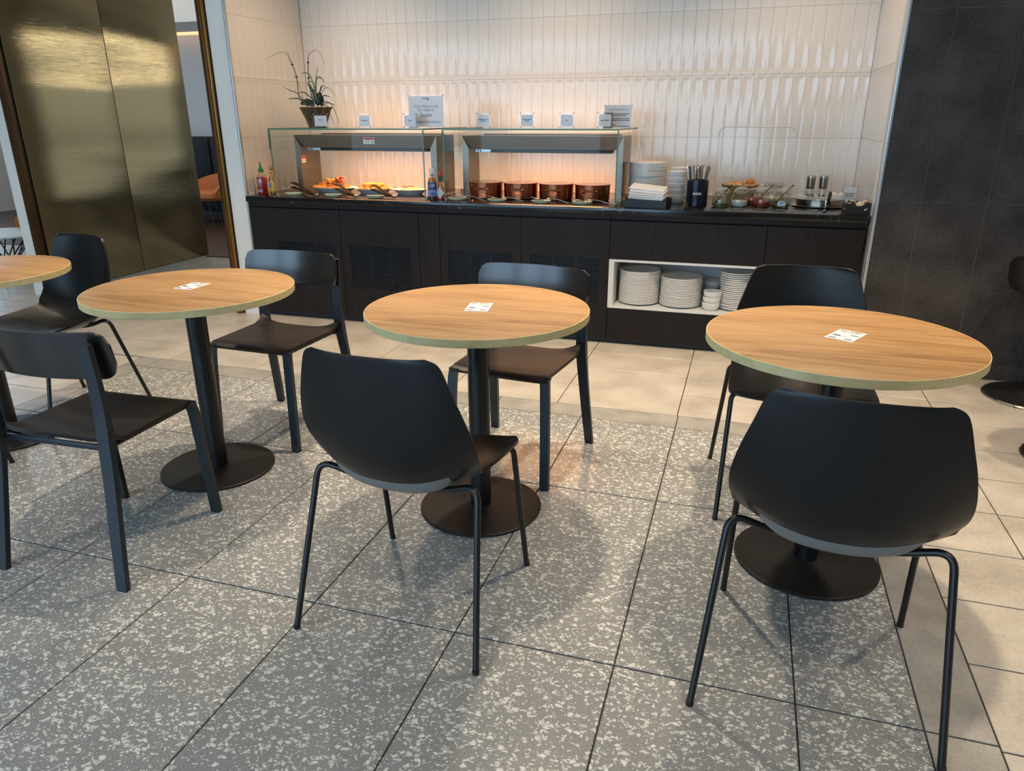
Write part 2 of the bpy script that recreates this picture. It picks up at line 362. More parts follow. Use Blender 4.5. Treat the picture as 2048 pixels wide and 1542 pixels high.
    def blob(s, cx, cy, cz, rx, ry, rz, n=14, m=8, jit=0, seed=0):
        rd = random.Random(seed); vs = [(cx, cy, cz-rz)]; fs = []
        for j in range(1, m):
            a = -PI/2+PI*j/m
            for i in range(n):
                b = 2*PI*i/n; k = 1+jit*(rd.random()-.5)*2
                vs.append((cx+rx*math.cos(a)*math.cos(b)*k, cy+ry*math.cos(a)*math.sin(b)*k, cz+rz*math.sin(a)*k))
        vs.append((cx, cy, cz+rz)); top = len(vs)-1
        for i in range(n):
            fs.append((0, 1+(i+1) % n, 1+i)); fs.append((top, 1+(m-2)*n+i, 1+(m-2)*n+(i+1) % n))
        for j in range(m-2):
            for i in range(n): fs.append((1+j*n+i, 1+j*n+(i+1) % n, 1+(j+1)*n+(i+1) % n, 1+(j+1)*n+i))
        return s.add(vs, fs)
    def xf(s, mtx):
        s.v = [tuple(mtx @ Vector(p)) for p in s.v]; return s
    def mesh(s, name, smooth=35):
        me = bpy.data.meshes.new(name); me.from_pydata(s.v, [], s.f); me.validate()
        bm = bmesh.new(); bm.from_mesh(me); bmesh.ops.recalc_face_normals(bm, faces=bm.faces[:]); bm.to_mesh(me); bm.free()
        if smooth:
            me.polygons.foreach_set('use_smooth', [True]*len(me.polygons)); me.set_sharp_from_angle(angle=math.radians(smooth))
        me.update(); return me
    def build(s, name, m, parent=None, smooth=35):
        return link(name, s.mesh(name, smooth), m, parent)
def link(name, me, m, parent=None, loc=None, rotz=None):
    if m is not None and not me.materials: me.materials.append(M[m])
    o = bpy.data.objects.new(name, me); C.objects.link(o)
    if parent: o.parent = parent
    if loc: o.location = loc
    if rotz: o.rotation_euler = (0, 0, rotz)
    return o
def tag(o, label, cat, group=None, kind=None):
    o['label'] = label; o['category'] = cat
    if group: o['group'] = group
    if kind: o['kind'] = kind
    return o
def thing(name, label, cat, loc=(0, 0, 0), rotz=0, group=None):
    o = bpy.data.objects.new(name, None); C.objects.link(o); o.location = loc; o.rotation_euler = (0, 0, rotz); o.empty_display_size = .05
    return tag(o, label, cat, group)
def struct(o, label=None, cat=None):
    o['kind'] = 'structure'
    if label: o['label'] = label
    if cat: o['category'] = cat
    return o
def dup(root, loc, rotz=0, label=None, group=None):
    r = root.copy(); C.objects.link(r); r.location = loc; r.rotation_euler = (0, 0, rotz)
    if label: r['label'] = label
    if group: r['group'] = group
    for ch in list(root.children):
        c = ch.copy(); C.objects.link(c); c.parent = r
        for g in list(ch.children):
            d = g.copy(); C.objects.link(d); d.parent = c
    return r
def solid(o, t, off=0):
    md = o.modifiers.new('thickness', 'SOLIDIFY'); md.thickness = t; md.offset = off
    es = o.modifiers.new('crisp_rim', 'EDGE_SPLIT'); es.split_angle = math.radians(50); return o
def subs(o, n=1):
    md = o.modifiers.new('smooth', 'SUBSURF'); md.levels = n; md.render_levels = n; return o
def catmull(P, n):
    P = np.array(P, float); m = len(P)-1; out = []
    for t in np.linspace(0, m, n):
        i = min(int(t), m-1); u = t-i
        a, b, c, d = P[max(i-1, 0)], P[i], P[i+1], P[min(i+2, m)]
        out.append(.5*((2*b)+(-a+c)*u+(2*a-5*b+4*c-d)*u*u+(-a+3*b-3*c+d)*u**3))
    return np.array(out)
def fillet(pts, r, n=6):
    """polyline with its inner corners rounded"""
    pts = [Vector(p) for p in pts]; out = [pts[0]]
    for i in range(1, len(pts)-1):
        a, b, c = pts[i-1], pts[i], pts[i+1]; u = (a-b).normalized(); w = (c-b).normalized()
        k = min(r, (a-b).length*.48, (c-b).length*.48); p, q = b+u*k, b+w*k
        for t in range(n+1):
            f = t/n; out.append(p*(1-f)**2+b*2*f*(1-f)+q*f*f)
    return out+[pts[-1]]
_dg = None
def text_mb(txt, size, cx=0, cz=0, y=0, flat=False, align='CENTER', rot=0):
    """lettering as a mesh: upright facing -Y, or flat facing +Z"""
    cu = bpy.data.curves.new('lettering', 'FONT'); cu.body = txt; cu.size = size; cu.align_x = align; cu.align_y = 'CENTER'; cu.resolution_u = 2; cu.extrude = .0002
    o = bpy.data.objects.new('lettering', cu); C.objects.link(o)
    me = bpy.data.meshes.new_from_object(o.evaluated_get(bpy.context.evaluated_depsgraph_get()))
    mb = MB()
    R3 = Matrix.Rotation(rot, 4, 'Z') if flat else Matrix.Rotation(PI/2, 4, 'X')
    T = Matrix.Translation((cx, y, cz))
    mb.add([T @ R3 @ p.co for p in me.vertices], [tuple(f.vertices) for f in me.polygons])
    bpy.data.objects.remove(o); bpy.data.curves.remove(cu); bpy.data.meshes.remove(me)
    return mb
def wordbars(mb, x0, x1, z, h, y, seed, flat=False, fill=1.0):
    """a line of print too small to read: short bars"""
    rd = random.Random(seed); x = x0
    while x < x0+(x1-x0)*fill:
        w = rd.uniform(1.2, 3.4)*h; e = min(x+w, x1)
        if flat: mb.box(x, e, z-h/2, z+h/2, y, y+.0003)
        else: mb.box(x, e, y, y+.0003, z-h/2, z+h/2)
        x = e+h*.6

# ------------------------------------------------------------------ the setting
YF, YW = 4.45, 5.33                      # front plane of the wall, back of the tiled niche
NL, NR = -3.335, .655                    # niche sides
ZT = .852                                # worktop height
CEIL = 2.9
floor = struct(MB().box(-11.2, 3.8, -3.1, 10.4, -.10, -.004).build('floor', 'grout'), 'floor of grey terrazzo squares framed by beige stone tiles', 'floor')
meshes = {}
def floor_tile(x0, x1, y0, y1, m, gap=.0021):
    gy = .0029; w, d = round(x1-x0-2*gap, 4), round(y1-y0-2*gy, 4)
    if w < .01 or d < .01: return
    key = (w, d, m)
    if key not in meshes:
        meshes[key] = MB().tilebox(0, w, 0, d, -.006, 0).mesh('floor_tile', 0)
    link('tile', meshes[key], m, floor, (x0+gap, y0+gy, 0))
rest = {'terrazzo': MB(), 'beige': MB(), 'strip': MB()}
def put(x0, x1, y0, y1, m):
    ps = [(x0+(x1-x0)*i/2, y0+(y1-y0)*j/3, 0) for i in range(3) for j in range(4)]
    if inview(ps, 0): floor_tile(x0, x1, y0, y1, m)
    else: rest[m].tilebox(x0+.003, x1-.003, y0+.003, y1-.003, -.006, 0)
TX0, TX1, TY1 = -3.26, .527, 3.205       # terrazzo field
SX0, SX1, SY1 = -3.41, .682, 3.355       # with its grey border
xs = [TX0]+[.24-.45*k for k in range(7, -1, -1)]+[TX1]
ys = [-2.12, -1.20, -.28, .64, 1.56, 2.48, TY1]
for i in range(len(xs)-1):
    for j in range(len(ys)-1): put(xs[i], xs[i+1], ys[j], ys[j+1], 'terrazzo')
for i in range(len(xs)-1): put(xs[i], xs[i+1], TY1, SY1, 'strip')
for j in range(len(ys)-1):
    put(TX1, SX1, ys[j], ys[j+1], 'strip'); put(SX0, TX0, ys[j], ys[j+1], 'strip')
put(TX1, SX1, TY1, SY1, 'strip'); put(SX0, TX0, TY1, SY1, 'strip')
cols = [-.815+.6*k for k in range(-17, 8)]; rows = [3.345+.3*k for k in range(-21, 11)]
for i in range(len(cols)-1):
    for j in range(len(rows)-1):
        a0, a1, b0, b1 = cols[i], cols[i+1], rows[j], rows[j+1]
        if b1 > 6.33: b1 = 6.33
        if b1 <= b0 or a0 < -11.1: continue
        if b0 >= YF+.05 and a0 > -3.5: continue          # behind the counter
        if b0 >= SY1-.02 or a1 <= SX0 or a0 >= SX1:
            b0 = max(b0, SY1) if (SX0 < a1 and a0 < SX1 and b0 < SY1 < b1) else b0
            put(a0, a1, b0, b1, 'beige')
        else:                                            # cut along the border
            if a0 < SX0 < a1: put(a0, SX0, b0, b1, 'beige')
            if a0 < SX1 < a1: put(SX1, a1, b0, b1, 'beige')
for k, mb in rest.items():
    o = mb.build('tile_field', k, floor, 0); o['kind'] = 'stuff'
struct(MB().box(-11.2, -3.5, 6.35, 10.3, -.004, .004).build('floor_lounge', 'wood_floor'), 'brown wooden floor of the lounge beyond the passage', 'floor')
struct(MB().box(-11.2, 3.8, -3.1, 10.4, CEIL, CEIL+.1).build('ceiling', 'ceiling'), 'plain white ceiling', 'ceiling')

# glazed relief tiles of the niche: shared meshes, a scoop that deepens towards one end
TW, TH = .0785, .385
def tile_mesh(w, up, h=TH):
    def s(v):
        if v < .025: return 0
        if v < .09: return math.sin((v-.025)/.065*PI/2)
        return (.5+.5*math.cos(min(1, (v-.09)/.62)*PI))**1.1
    def f(u): return max(0, math.sin(PI*min(1, max(0, (u-.05)/.90))))**.75
    nu, nv = 8, 16
    vv = [0, .02, .03, .045, .065, .09, .12, .17, .23, .3, .38, .47, .56, .65, .75, .88, 1]
    mb = MB()
    def P(i, j):
        u, v = i/nu, vv[j]; z = v*h if up else (1-v)*h
        e = .0012 if i in (0, nu) or j in (0, nv) else 0
        return (.0006+u*(w-.0012), e+.0052*f(u)*s(v), min(max(z, .0007), h-.0007))
    vs = [P(i, j) for j in range(nv+1) for i in range(nu+1)]
    fs = [(j*(nu+1)+i, j*(nu+1)+i+1, (j+1)*(nu+1)+i+1, (j+1)*(nu+1)+i) for j in range(nv) for i in range(nu)]
    mb.add(vs, fs); n = len(vs)
    rim = [i for i in range(nu+1)]+[(j+1)*(nu+1)-1 for j in range(1, nv+1)]+[nv*(nu+1)+i for i in range(nu-1, -1, -1)]+[j*(nu+1) for j in range(nv-1, 0, -1)]
    base = len(mb.v)
    mb.v += [(vs[i][0], .013, vs[i][2]) for i in rim]
    mb.f += [(rim[k], rim[(k+1) % len(rim)], base+(k+1) % len(rim), base+k) for k in range(len(rim))]
    return mb.mesh('glazed_tile', 50)
rows_z = [.847+TH*k for k in range(5)]
tm = {}
def wall_tiles(parent, start, count_w, mapping, rotz):
    for k, w in count_w:
        for r, z in enumerate(rows_z):
            up = r % 2 == 0; key = (round(w, 4), up)
            if key not in tm: tm[key] = tile_mesh(w, up)
            link('tile', tm[key], 'white_tile', parent, mapping(k, z), rotz)
wb = struct(MB().box(NL-.1, NR+.1, YW+.0075, YW+.12, 0, CEIL).build('wall_back', 'tile_grout'), 'back wall of the buffet niche in white glazed relief tiles', 'wall')
bx = [NL, -3.33]+[-3.33+TW*k for k in range(1, 51)]+[NR]
wall_tiles(wb, 0, [(-3.334, TW+.004)]+[(x0, TW) for x0 in [-3.33+TW*k for k in range(1, 50)]]+[(.595, .06)], lambda x, z: (x, YW, z), 0)
wl = struct(MB().box(-3.46, NL-.0075, YF+.012, YW+.12, 0, CEIL).build('wall_niche_left', 'white_paint'), 'left side wall of the buffet niche in white glazed tiles', 'wall')
wall_tiles(wl, 0, [(4.462+TW*k, TW) for k in range(11)], lambda y, z: (NL, y, z), PI/2)
wr = struct(MB().box(NR+.0075, .69, YF-.04, YW+.12, 0, CEIL).build('wall_niche_right', 'tile_grout'), 'right side wall of the buffet niche in white glazed tiles', 'wall')
wall_tiles(wr, 0, [(YW-TW*k, TW) for k in range(11)], lambda y, z: (NR, y, z), -PI/2)
struct(MB().box(.66, .676, YF-.07, YF-.04, 0, CEIL, .002).build('trim_1', 'alu'), 'pale aluminium corner trim between the white tiles and the dark stone wall', 'trim')
struct(MB().box(-3.344, -3.331, YF-.012, YF+.012, 0, CEIL, .002).build('trim_2', 'alu'), 'thin grey metal edge at the left of the tiled niche', 'trim')
struct(MB().box(-3.475, -3.344, YF-.006, YF+.012, 0, CEIL).build('wall_pier', 'white_paint'), 'narrow white pier between the brass door frame and the tiled niche', 'wall')
struct(MB().box(-3.475, -3.46, YF+.012, 5.56, 0, CEIL).build('wall_passage', 'white_paint'), 'white side wall of the passage behind the counter', 'wall')
struct(MB().box(-3.46, NR, YW+.12, YW+.2, 0, CEIL).build('wall_service', 'white_paint'), 'plain wall behind the niche', 'wall')

# dark stone wall to the right of the niche
YD = 4.385
wd_ = struct(MB().box(.676, 3.7, YD+.0025, YD+.12, 0, CEIL).build('wall_far_right', 'darkgrout'), 'dark grey stone tile wall to the right of the buffet', 'wall')
dx = [.676]+[.877+.3045*k for k in range(10)]
dz = [.085, .937, 1.851, 2.765, CEIL]
for i in range(len(dx)-1):
    for j in range(len(dz)-1):
        w, h = round(dx[i+1]-dx[i], 4), round(dz[j+1]-dz[j], 4)
        if ('d', w, h) not in meshes: meshes['d', w, h] = MB().tilebox(.0012, w-.0012, .0012, h-.0012, -.012, 0, .001).xf(Matrix.Rotation(PI/2, 4, 'X')).mesh('stone_tile', 0)
        link('tile', meshes['d', w, h], 'darktile', wd_, (dx[i], YD, dz[j]))
struct(MB().box(.676, 3.7, YD-.006, YD+.008, 0, .085, .002).build('baseboard_right', 'darktile'), 'dark stone baseboard under the dark wall', 'baseboard')

# brass-clad passage on the left
struct(MB().box(-5.51, -5.36, YF+.0, 6.36, 0, CEIL).build('wall_partition', 'white_paint'), 'white end of the partition wall that carries the brass doors', 'wall')
d1 = struct(MB().box(-5.36, -5.352, 4.50, 6.36, .012, CEIL).build('door_1', 'black_gap'), 'pair of tall brushed brass door panels', 'door')
for y0, y1 in ((4.505, 5.4595), (5.4645, 6.36)):
    MB().box(-5.352, -5.335, y0, y1, .02, CEIL, .002).build('panel', 'brass', d1)
struct(MB().box(-5.40, -5.352, YF-.012, 4.50, 0, CEIL, .003).build('trim_3', 'brown_trim'), 'dark bronze edge strip on the white partition end', 'trim')
struct(MB().box(-5.368, -5.362, YF-.018, YF-.012, 0, CEIL).build('trim_4', 'brass_trim'), 'bright brass line on the bronze edge strip', 'trim')
tf = struct(MB().box(-3.545, -3.505, YF-.02, YF+.05, 0, CEIL, .003).build('trim_5', 'brown_trim'), 'tall bronze and brass door frame beside the white pier', 'trim')
MB().box(-3.505, -3.482, YF-.03, YF+.05, 0, CEIL, .003).build('brass_edge', 'brass_trim', tf)
MB().box(-3.51, -3.503, YF-.034, YF-.018, 0, CEIL, .001).build('brass_bead', 'brass_trim', tf)
MB().box(-3.481, -3.474, YF-.01, YF+.05, 0, CEIL).build('shadow_gap', 'black_gap', tf)
# lounge beyond, and the rest of the room behind the camera
struct(MB().box(-11.2, -3.4, 10.1, 10.3, 0, CEIL).build('wall_lounge', 'grey_wall'), 'pale grey back wall of the lounge', 'wall')
struct(MB().box(-11.3, -11.1, -3.1, 10.3, 0, CEIL).build('wall_left', 'grey_wall'), 'pale grey left wall of the lounge', 'wall')
struct(MB().box(-3.5, -3.46, 5.56, 10.2, 0, CEIL).build('wall_lounge_right', 'grey_wall'), 'pale side wall of the lounge', 'wall')
w4 = MB().box(-3.56, -3.50, 5.6, 5.65, .28, 2.18).box(-3.56, -3.50, 9.75, 9.8, .28, 2.18)
for z0_, z1_ in ((.28, .32), (.86, .90), (1.08, 1.16), (2.12, 2.18)): w4.box(-3.60, -3.50, 5.65, 9.75, z0_, z1_)
w4 = struct(w4.build('window_4', 'brown_trim'), 'wide window added in the lounge side wall for the brass to reflect', 'window')  # invented window; height and rails set by the bands wanted in the brass
MB().box(-3.51, -3.50, 5.65, 9.75, .32, 2.12).build('pane', 'jar_glass', w4)
bk = struct(MB().box(-11.1, -3.5, 8.9, 10.1, 2.56, CEIL).build('trim_6', 'ceiling'), 'lowered ceiling bulkhead over the lounge booth', 'trim')
MB().box(-11.0, -3.6, 9.9, 10.06, 2.535, 2.56).build('cove_light', 'warm_glow', bk)
struct(MB().box(3.7, 3.85, -3.1, 4.6, 0, CEIL).build('wall_right', 'white_paint'), 'plain white right wall', 'wall')
wf = MB().box(-11.2, 3.8, -3.2, -3.05, 0, .28).box(-11.2, 3.8, -3.2, -3.05, 2.62, CEIL)
for a, b in ((-11.2, -6.75), (-4.65, -4.35), (-2.25, -1.95), (.15, 3.8)): wf.box(a, b, -3.2, -3.05, .28, 2.62)
struct(wf.build('wall_front', 'white_paint'), 'wall with three tall windows opposite the buffet', 'wall')
for i, a in enumerate((-6.75, -4.35, -1.95)):
    w = struct(MB().box(a, a+.05, -3.18, -3.1, .28, 2.62).box(a+2.05, a+2.1, -3.18, -3.1, .28, 2.62).box(a+.05, a+2.05, -3.18, -3.1, .28, .33).box(a+.05, a+2.05, -3.18, -3.1, 2.57, 2.62).box(a+1.03, a+1.07, -3.18, -3.1, .33, 2.57).build('window_%d' % (i+1), 'alu'), 'tall window with a slim metal frame', 'window')
    MB().box(a+.05, a+2.05, -3.145, -3.139, .33, 2.57).build('pane', 'glass', w)

# ------------------------------------------------------------------ tables
TR, TZ = .378, .757
def make_table(label):
    t = thing('bistro_table', label, 'table', group='round oak bistro tables')
    MB().lathe([(0, TZ), (TR-.004, TZ), (TR-.001, TZ-.001), (TR-.001, TZ-.025), (TR-.006, TZ-.0265), (0, TZ-.0265)][::-1], 96).build('table_top', 'oak', t)
    MB().lathe([(TR-.0008, TZ-.0265), (TR, TZ-.0255), (TR, TZ-.002), (TR-.0012, TZ-.0004)], 96).build('edge_band', 'oak_edge', t)
    MB().lathe([(.038, .012), (.038, TZ-.034)], 32).build('column', 'black_metal', t)
    MB().lathe([(.14, TZ-.034), (.14, TZ-.0268)], 32).build('mounting_plate', 'black_metal', t)
    MB().lathe([(0, 0), (.218, 0), (.223, .003), (.223, .009), (.219, .012), (.06, .013), (.05, .016), (0, .016)], 72).build('base_plate', 'black_base', t)
    return t
TABLES = [(-1.977, 2.232), (-.829, 2.250), (.300, 2.232), (-3.113, 2.232)]
TL = ['round oak bistro table second from left, near the passage', 'round oak bistro table in the middle of the row', 'round oak bistro table at the right end of the row', 'round oak bistro table cut off by the left edge of the photo']
t0 = make_table(TL[0]); t0.location = TABLES[0]+(0,)
for k in (1, 2, 3):
    dup(t0, TABLES[k]+(0,), (.06, 0, .1)[k-1], TL[k])

def table_card(x, y, rz, label):
    t = thing('table_card', label, 'table card', (x, y, TZ), rz, 'printed cards lying on the tables')
    MB().box(-.04, .04, -.058, .058, 0, .0012, .0004).build('card', 'paper', t)
    # the print faces the far side of the table
    text_mb('Table 133', .0165, 0, .0013, .046-.001, True, rot=PI).xf(Matrix(((1,0,0,0),(0,1,0,0),(0,0,1,0),(0,0,0,1)))).build('title', 'ink', t, 0)
    mb = MB(); wordbars(mb, -.026, .026, .033, .0022, .0013, 3, True); mb.build('subtitle', 'grey_ink', t, 0)
    mb = MB()
    for cx, cy in ((-.022, -.012), (.022, .008), (.022, -.042), (-.022, -.044)):
        for q in range(3): wordbars(mb, cx-.011, cx+.011, cy-.003+q*.003, .0017, .0013, 11+q+int(cx*900), True)
    mb.build('small_print', 'blue_ink', t, 0)['kind'] = 'stuff'
    MB().box(-.022, .016, -.0195, -.0178, .0013, .0016).prism([(-.03, -.018), (-.012, -.0195), (-.012, -.016), (-.026, -.0145)], .0013, .0016, 'Z').build('printed_line', 'blue_ink', t, 0)
    return t
table_card(-1.988, 2.254, 0, 'white printed card on the second table from left')
table_card(-.827, 2.260, .17, 'white printed card on the middle table')
table_card(.3175, 2.248, -.48, 'white printed card turned askew on the right-hand table')

# ------------------------------------------------------------------ shell chairs
SC_C = [(.215,.452),(.19,.452),(.10,.443),(.0,.436),(-.08,.436),(-.145,.452),(-.19,.495),(-.215,.56),(-.228,.64),(-.24,.73),(-.249,.80),(-.2525,.826),(-.2535,.836)]
SC_E = [(.222,.212,.468),(.240,.180,.470),(.240,.08,.478),(.236,-.02,.488),(.232,-.09,.500),(.237,-.105,.522),(.243,-.135,.56),(.242,-.158,.61),(.227,-.182,.68),(.205,-.20,.75),(.188,-.209,.803),(.174,-.215,.825),(.150,-.222,.835)]
NS = 44
_c = catmull(SC_C, NS); _e = catmull(SC_E, NS)
def shell_pt(t, s):
    k = s*(NS-1); i = min(int(k), NS-2); u = k-i
    c = _c[i]*(1-u)+_c[i+1]*u; e = _e[i]*(1-u)+_e[i+1]*u
    g = abs(t)**2.3
    return (t*e[0], c[0]+(e[1]-c[0])*g, c[1]+(e[2]-c[1])*g)
def make_shell_chair(label):
    t = thing('shell_chair', label, 'chair', group='black shell chairs with wire legs')
    solid(MB().grid(lambda u, v: shell_pt(u*2-1, v), 22, 43).build('seat_shell', 'shell', t, 60), .008)
    def pan(u, v):
        q = (u*2-1); p = shell_pt(q*.70, .14+v*.335)
        e = max(abs(q), abs(v*2-1))**6
        return (p[0], p[1]-.012*(v > .6)*(v-.6)/.4*(1-e), p[2]-.005-.014*(1-e))
    solid(MB().grid(pan, 18, 16).build('underside_pan', 'pan', t, 60), .003)
    for s in (-1, 1):
        rear = fillet([(s*.274, -.255, 0), (s*.236, -.125, .474), (s*.13, -.10, .432), (s*.05, -.085, .421)], .045, 8)
        front = fillet([(s*.243, .255, 0), (s*.228, .168, .458), (s*.12, .12, .432), (s*.05, .06, .421)], .03, 8)
        for path in (rear, front):
            leg = MB().tube(path, .0088, 12).build('leg', 'black_metal', t)
            p = path[0]; MB().lathe([(0, -.0), (.0095, 0), (.0098, .008), (.009, .012)], 12, p.x, p.y, 0).build('glide', 'black_plastic', leg)
    return t
A = make_shell_chair('black shell chair pulled up to the near side of the middle table')
A.location = (-.812, 1.688, 0); A.rotation_euler = (0, 0, math.radians(-2.2))
dup(A, (.280, 1.717, 0), math.radians(-3.4), 'black shell chair pulled up to the near side of the right-hand table')
dup(A, (.243, 2.670, 0), math.radians(180+1.5), 'black shell chair on the far side of the right-hand table, facing the camera')
dup(A, (-3.073, 2.528, 0), math.radians(170.6), 'black shell chair behind the leftmost table, in front of the brass doors')
dup(A, (-3.085, 1.76, 0), math.radians(-1), 'black shell chair at the left edge, only one leg in view')

# ------------------------------------------------------------------ wooden chairs
def make_wood_chair(label):
    t = thing('wooden_chair', label, 'chair', group='black wooden dining chairs')
    # seat: thin dished board, rear corners sweep up into the posts, front edge rolls down
    def seat(u, v):
        s = u*2-1; w = .197+.012*v
        x = s*w
        yr = -.135-.024*abs(s)**2.5
        y = .232+(yr-.232)*v
        if v < .06: y -= .004*abs(s)**8
        z = .452-.010*math.sin(PI*min(1, v*1.1))*(1-s*s)
        z += .040*max(0, (v-.80)/.20)**2*abs(s)**5
        if v < .08: z -= .014*(1-v/.08)**2
        x *= 1-.06*(1-v/.05)**2 if v < .05 else 1
        return (x, y, z)
    solid(MB().grid(seat, 24, 26).build('seat', 'seat_veneer', t, 60), .014, -1)
    def back(u, v):
        s = u*2-1; x = s*.242
        r = .042; zt = .79; zb = .645
        cz = 0
        dxe = .242-abs(x)
        if dxe < r: cz = r-math.sqrt(max(0, r*r-(r-dxe)**2))
        z0, z1 = zb+cz, zt-cz
        z = z0+(z1-z0)*v
        y = -.156+.05*(abs(s)**2.0)-.027*(z-zb)/(zt-zb)
        return (x, y, z)
    solid(MB().grid(back, 48, 8).build('backrest', 'dark_seat', t, 60), .011)
    for s in (-1, 1):
        p = catmull([(s*.230, -.246, 0), (s*.216, -.208, .22), (s*.207, -.178, .40), (s*.205, -.168, .50), (s*.206, -.168, .62), (s*.208, -.177, .765)], 22)
        se = [(.0175+.0035*math.sin(PI*min(1, i/21*1.0)), .0095+.004*math.exp(-((p[i][2]-.45)/.07)**2)) for i in range(22)]
        MB().bar([tuple(q) for q in p], se).build('leg', 'anthracite', t, 40)
        p = catmull([(s*.205, .245, 0), (s*.200, .233, .22), (s*.194, .222, .40), (s*.186, .210, .442)], 14)
        MB().bar([tuple(q) for q in p], [(.0175, .010)]*11+[(.018, .012), (.020, .016), (.022, .020)]).build('leg', 'anthracite', t, 40)
    # frame rails under the seat
    MB().tube(fillet([(-.180, .200, .430), (-.180, -.14, .430)], .01), .009, 8).build('side_rail', 'anthracite', t)
    MB().tube(fillet([(.180, .200, .430), (.180, -.14, .430)], .01), .009, 8).build('side_rail', 'anthracite', t)
    MB().box(-.195, .195, -.155, -.143, .420, .438, .003).build('rear_rail', 'anthracite', t)
    return t
E_ = make_wood_chair('black wooden chair with its back to the camera at the second table from left')
E_.location = (-1.942, 1.674, 0); E_.rotation_euler = (0, 0, math.radians(2.4))
dup(E_, (-1.950, 2.712, 0), math.radians(178), 'black wooden chair facing the camera behind the second table from left')
dup(E_, (-.814, 2.704, 0), math.radians(174), 'black wooden chair facing the camera behind the middle table')

# ------------------------------------------------------------------ bar stools at the right edge
def make_stool(label):
    t = thing('swivel_stool', label, 'stool', group='black swivel stools by the dark wall')
    MB().lathe([(0, 0), (.215, 0), (.216, .006), (.212, .012), (.10, .022), (.045, .034), (.03, .05), (0, .05)], 64).build('base_plate', 'black_base', t)
    MB().lathe([(.212, .002), (.219, .002), (.220, .007), (.214, .013), (.210, .0125)], 64).build('base_rim', 'chrome', t)
    MB().lathe([(.025, .03), (.025, .54)], 20).build('column', 'chrome', t)
    MB().lathe([(0, .53), (.15, .535), (.20, .56), (.215, .60), (.19, .625), (0, .63)], 40).build('seat', 'black_plastic', t)
    def bk_(u, v):
        a = PI*(.18+.64*u)+PI; r = .212+.01*v
        return (r*math.cos(a), r*math.sin(a), .60+.14*v*(1-abs(2*u-1)**6*.4))
    solid(MB().grid(bk_, 24, 6).build('backrest', 'black_plastic', t, 60), .03)
    return t
st = make_stool('black swivel stool with a disc base, close to the dark wall'); st.location = (1.495, 4.13, 0); st.rotation_euler = (0, 0, -.5)
dup(st, (1.445, 3.33, 0), -.4, 'black swivel stool at the right edge, only its chrome base rim in view')

# ------------------------------------------------------------------ counter units and worktop
YC = 4.45
def door_with_hole(x0, x1, z0, z1, hx0, hx1, hz0, hz1, y0, y1):
    mb = MB()
    mb.box(x0, hx0, y0, y1, z0, z1).box(hx1, x1, y0, y1, z0, z1).box(hx0, hx1, y0, y1, z0, hz0).box(hx0, hx1, y0, y1, hz1, z1); return mb
slat_cache = {}
def grille(parent, x0, x1, z0, z1):
    g = MB().box(x0-.004, x1+.004, YC+.035, YC+.04, z0-.004, z1+.004).build('grille_back', 'black_gap', parent, 0)
    n = 27; p = (z1-z0)/n; w = round(x1-x0, 4)
    if w not in slat_cache: slat_cache[w] = MB().box(0, w, 0, .010, 0, p*.52).mesh('slat', 0)
    for k in range(n): link('slat', slat_cache[w], 'slat', g, (x0, YC+.003, z0+p*(k+.24)))
    for f in (.33, .66): MB().box(x0+(x1-x0)*f-.004, x0+(x1-x0)*f+.004, YC+.013, YC+.022, z0, z1).build('mullion', 'slat', g, 0)
def unit(x0, x1, label, grl=None, filler=0):
    t = thing('buffet_cabinet', label, 'cabinet', group='dark wood buffet cabinets')
    MB().box(x0+.001, x1-.001, YC+.05, YW-.06, .06, .80).build('body', 'counter', t, 0)
    MB().box(x0+.001, x1-.001, YC+.035, YC+.05, .0, .06).build('plinth', 'black_plastic', t, 0)
    MB().box(x0+.001, x1-.001, YC+.006, YC+.05, .782, .8138).build('top_rail', 'counter', t, 0)
    a = x0+filler
    if filler: MB().box(x0+.0015, a-.0015, YC, YC+.02, .035, .774, .001).build('filler_panel', 'counter', t, 0)
    if grl:
        d = door_with_hole(a+.0015, x1-.0015, .035, .774, grl[0], grl[1], .247, .547, YC, YC+.02).build('door', 'counter', t, 0)
        grille(d, grl[0], grl[1], .247, .547)
    else: MB().box(a+.0015, x1-.0015, YC, YC+.02, .035, .774, .001).build('door', 'counter', t, 0)
    return t
unit(-3.330, -2.625, 'dark buffet cabinet at the left end, its grille behind a chair back', (-3.125, -2.673))
unit(-2.625, -2.042, 'dark buffet cabinet with the fully visible ventilation grille', (-2.558, -2.104))
unit(-2.042, -1.335, 'dark buffet cabinet with a side filler left of the middle chair', (-1.834, -1.393), .15)
unit(-1.335, -.770, 'dark buffet cabinet left of the white plate shelf', (-1.272, -.829))
u5 = thing('buffet_cabinet', 'dark buffet cabinet with an open white shelf for plates', 'cabinet', group='dark wood buffet cabinets')
x0, x1 = -.770, .132
MB().box(x0+.001, x1-.001, YC+.05, YW-.06, .06, .225).box(x0+.001, x1-.001, YC+.05, YW-.06, .552, .80).box(x0+.001, x1-.001, YC+.5, YW-.06, .225, .552).build('body', 'counter', u5, 0)
MB().box(x0+.001, x1-.001, YC+.035, YC+.05, 0, .06).build('plinth', 'black_plastic', u5, 0)
MB().box(x0+.001, x1-.001, YC+.006, YC+.05, .782, .8138).build('top_rail', 'counter', u5, 0)
MB().box(x0+.0015, x1-.0015, YC, YC+.02, .543, .774, .001).build('upper_panel', 'counter', u5, 0)
MB().box(x0+.0015, x1-.0015, YC, YC+.02, .035, .234, .001).build('lower_panel', 'counter', u5, 0)
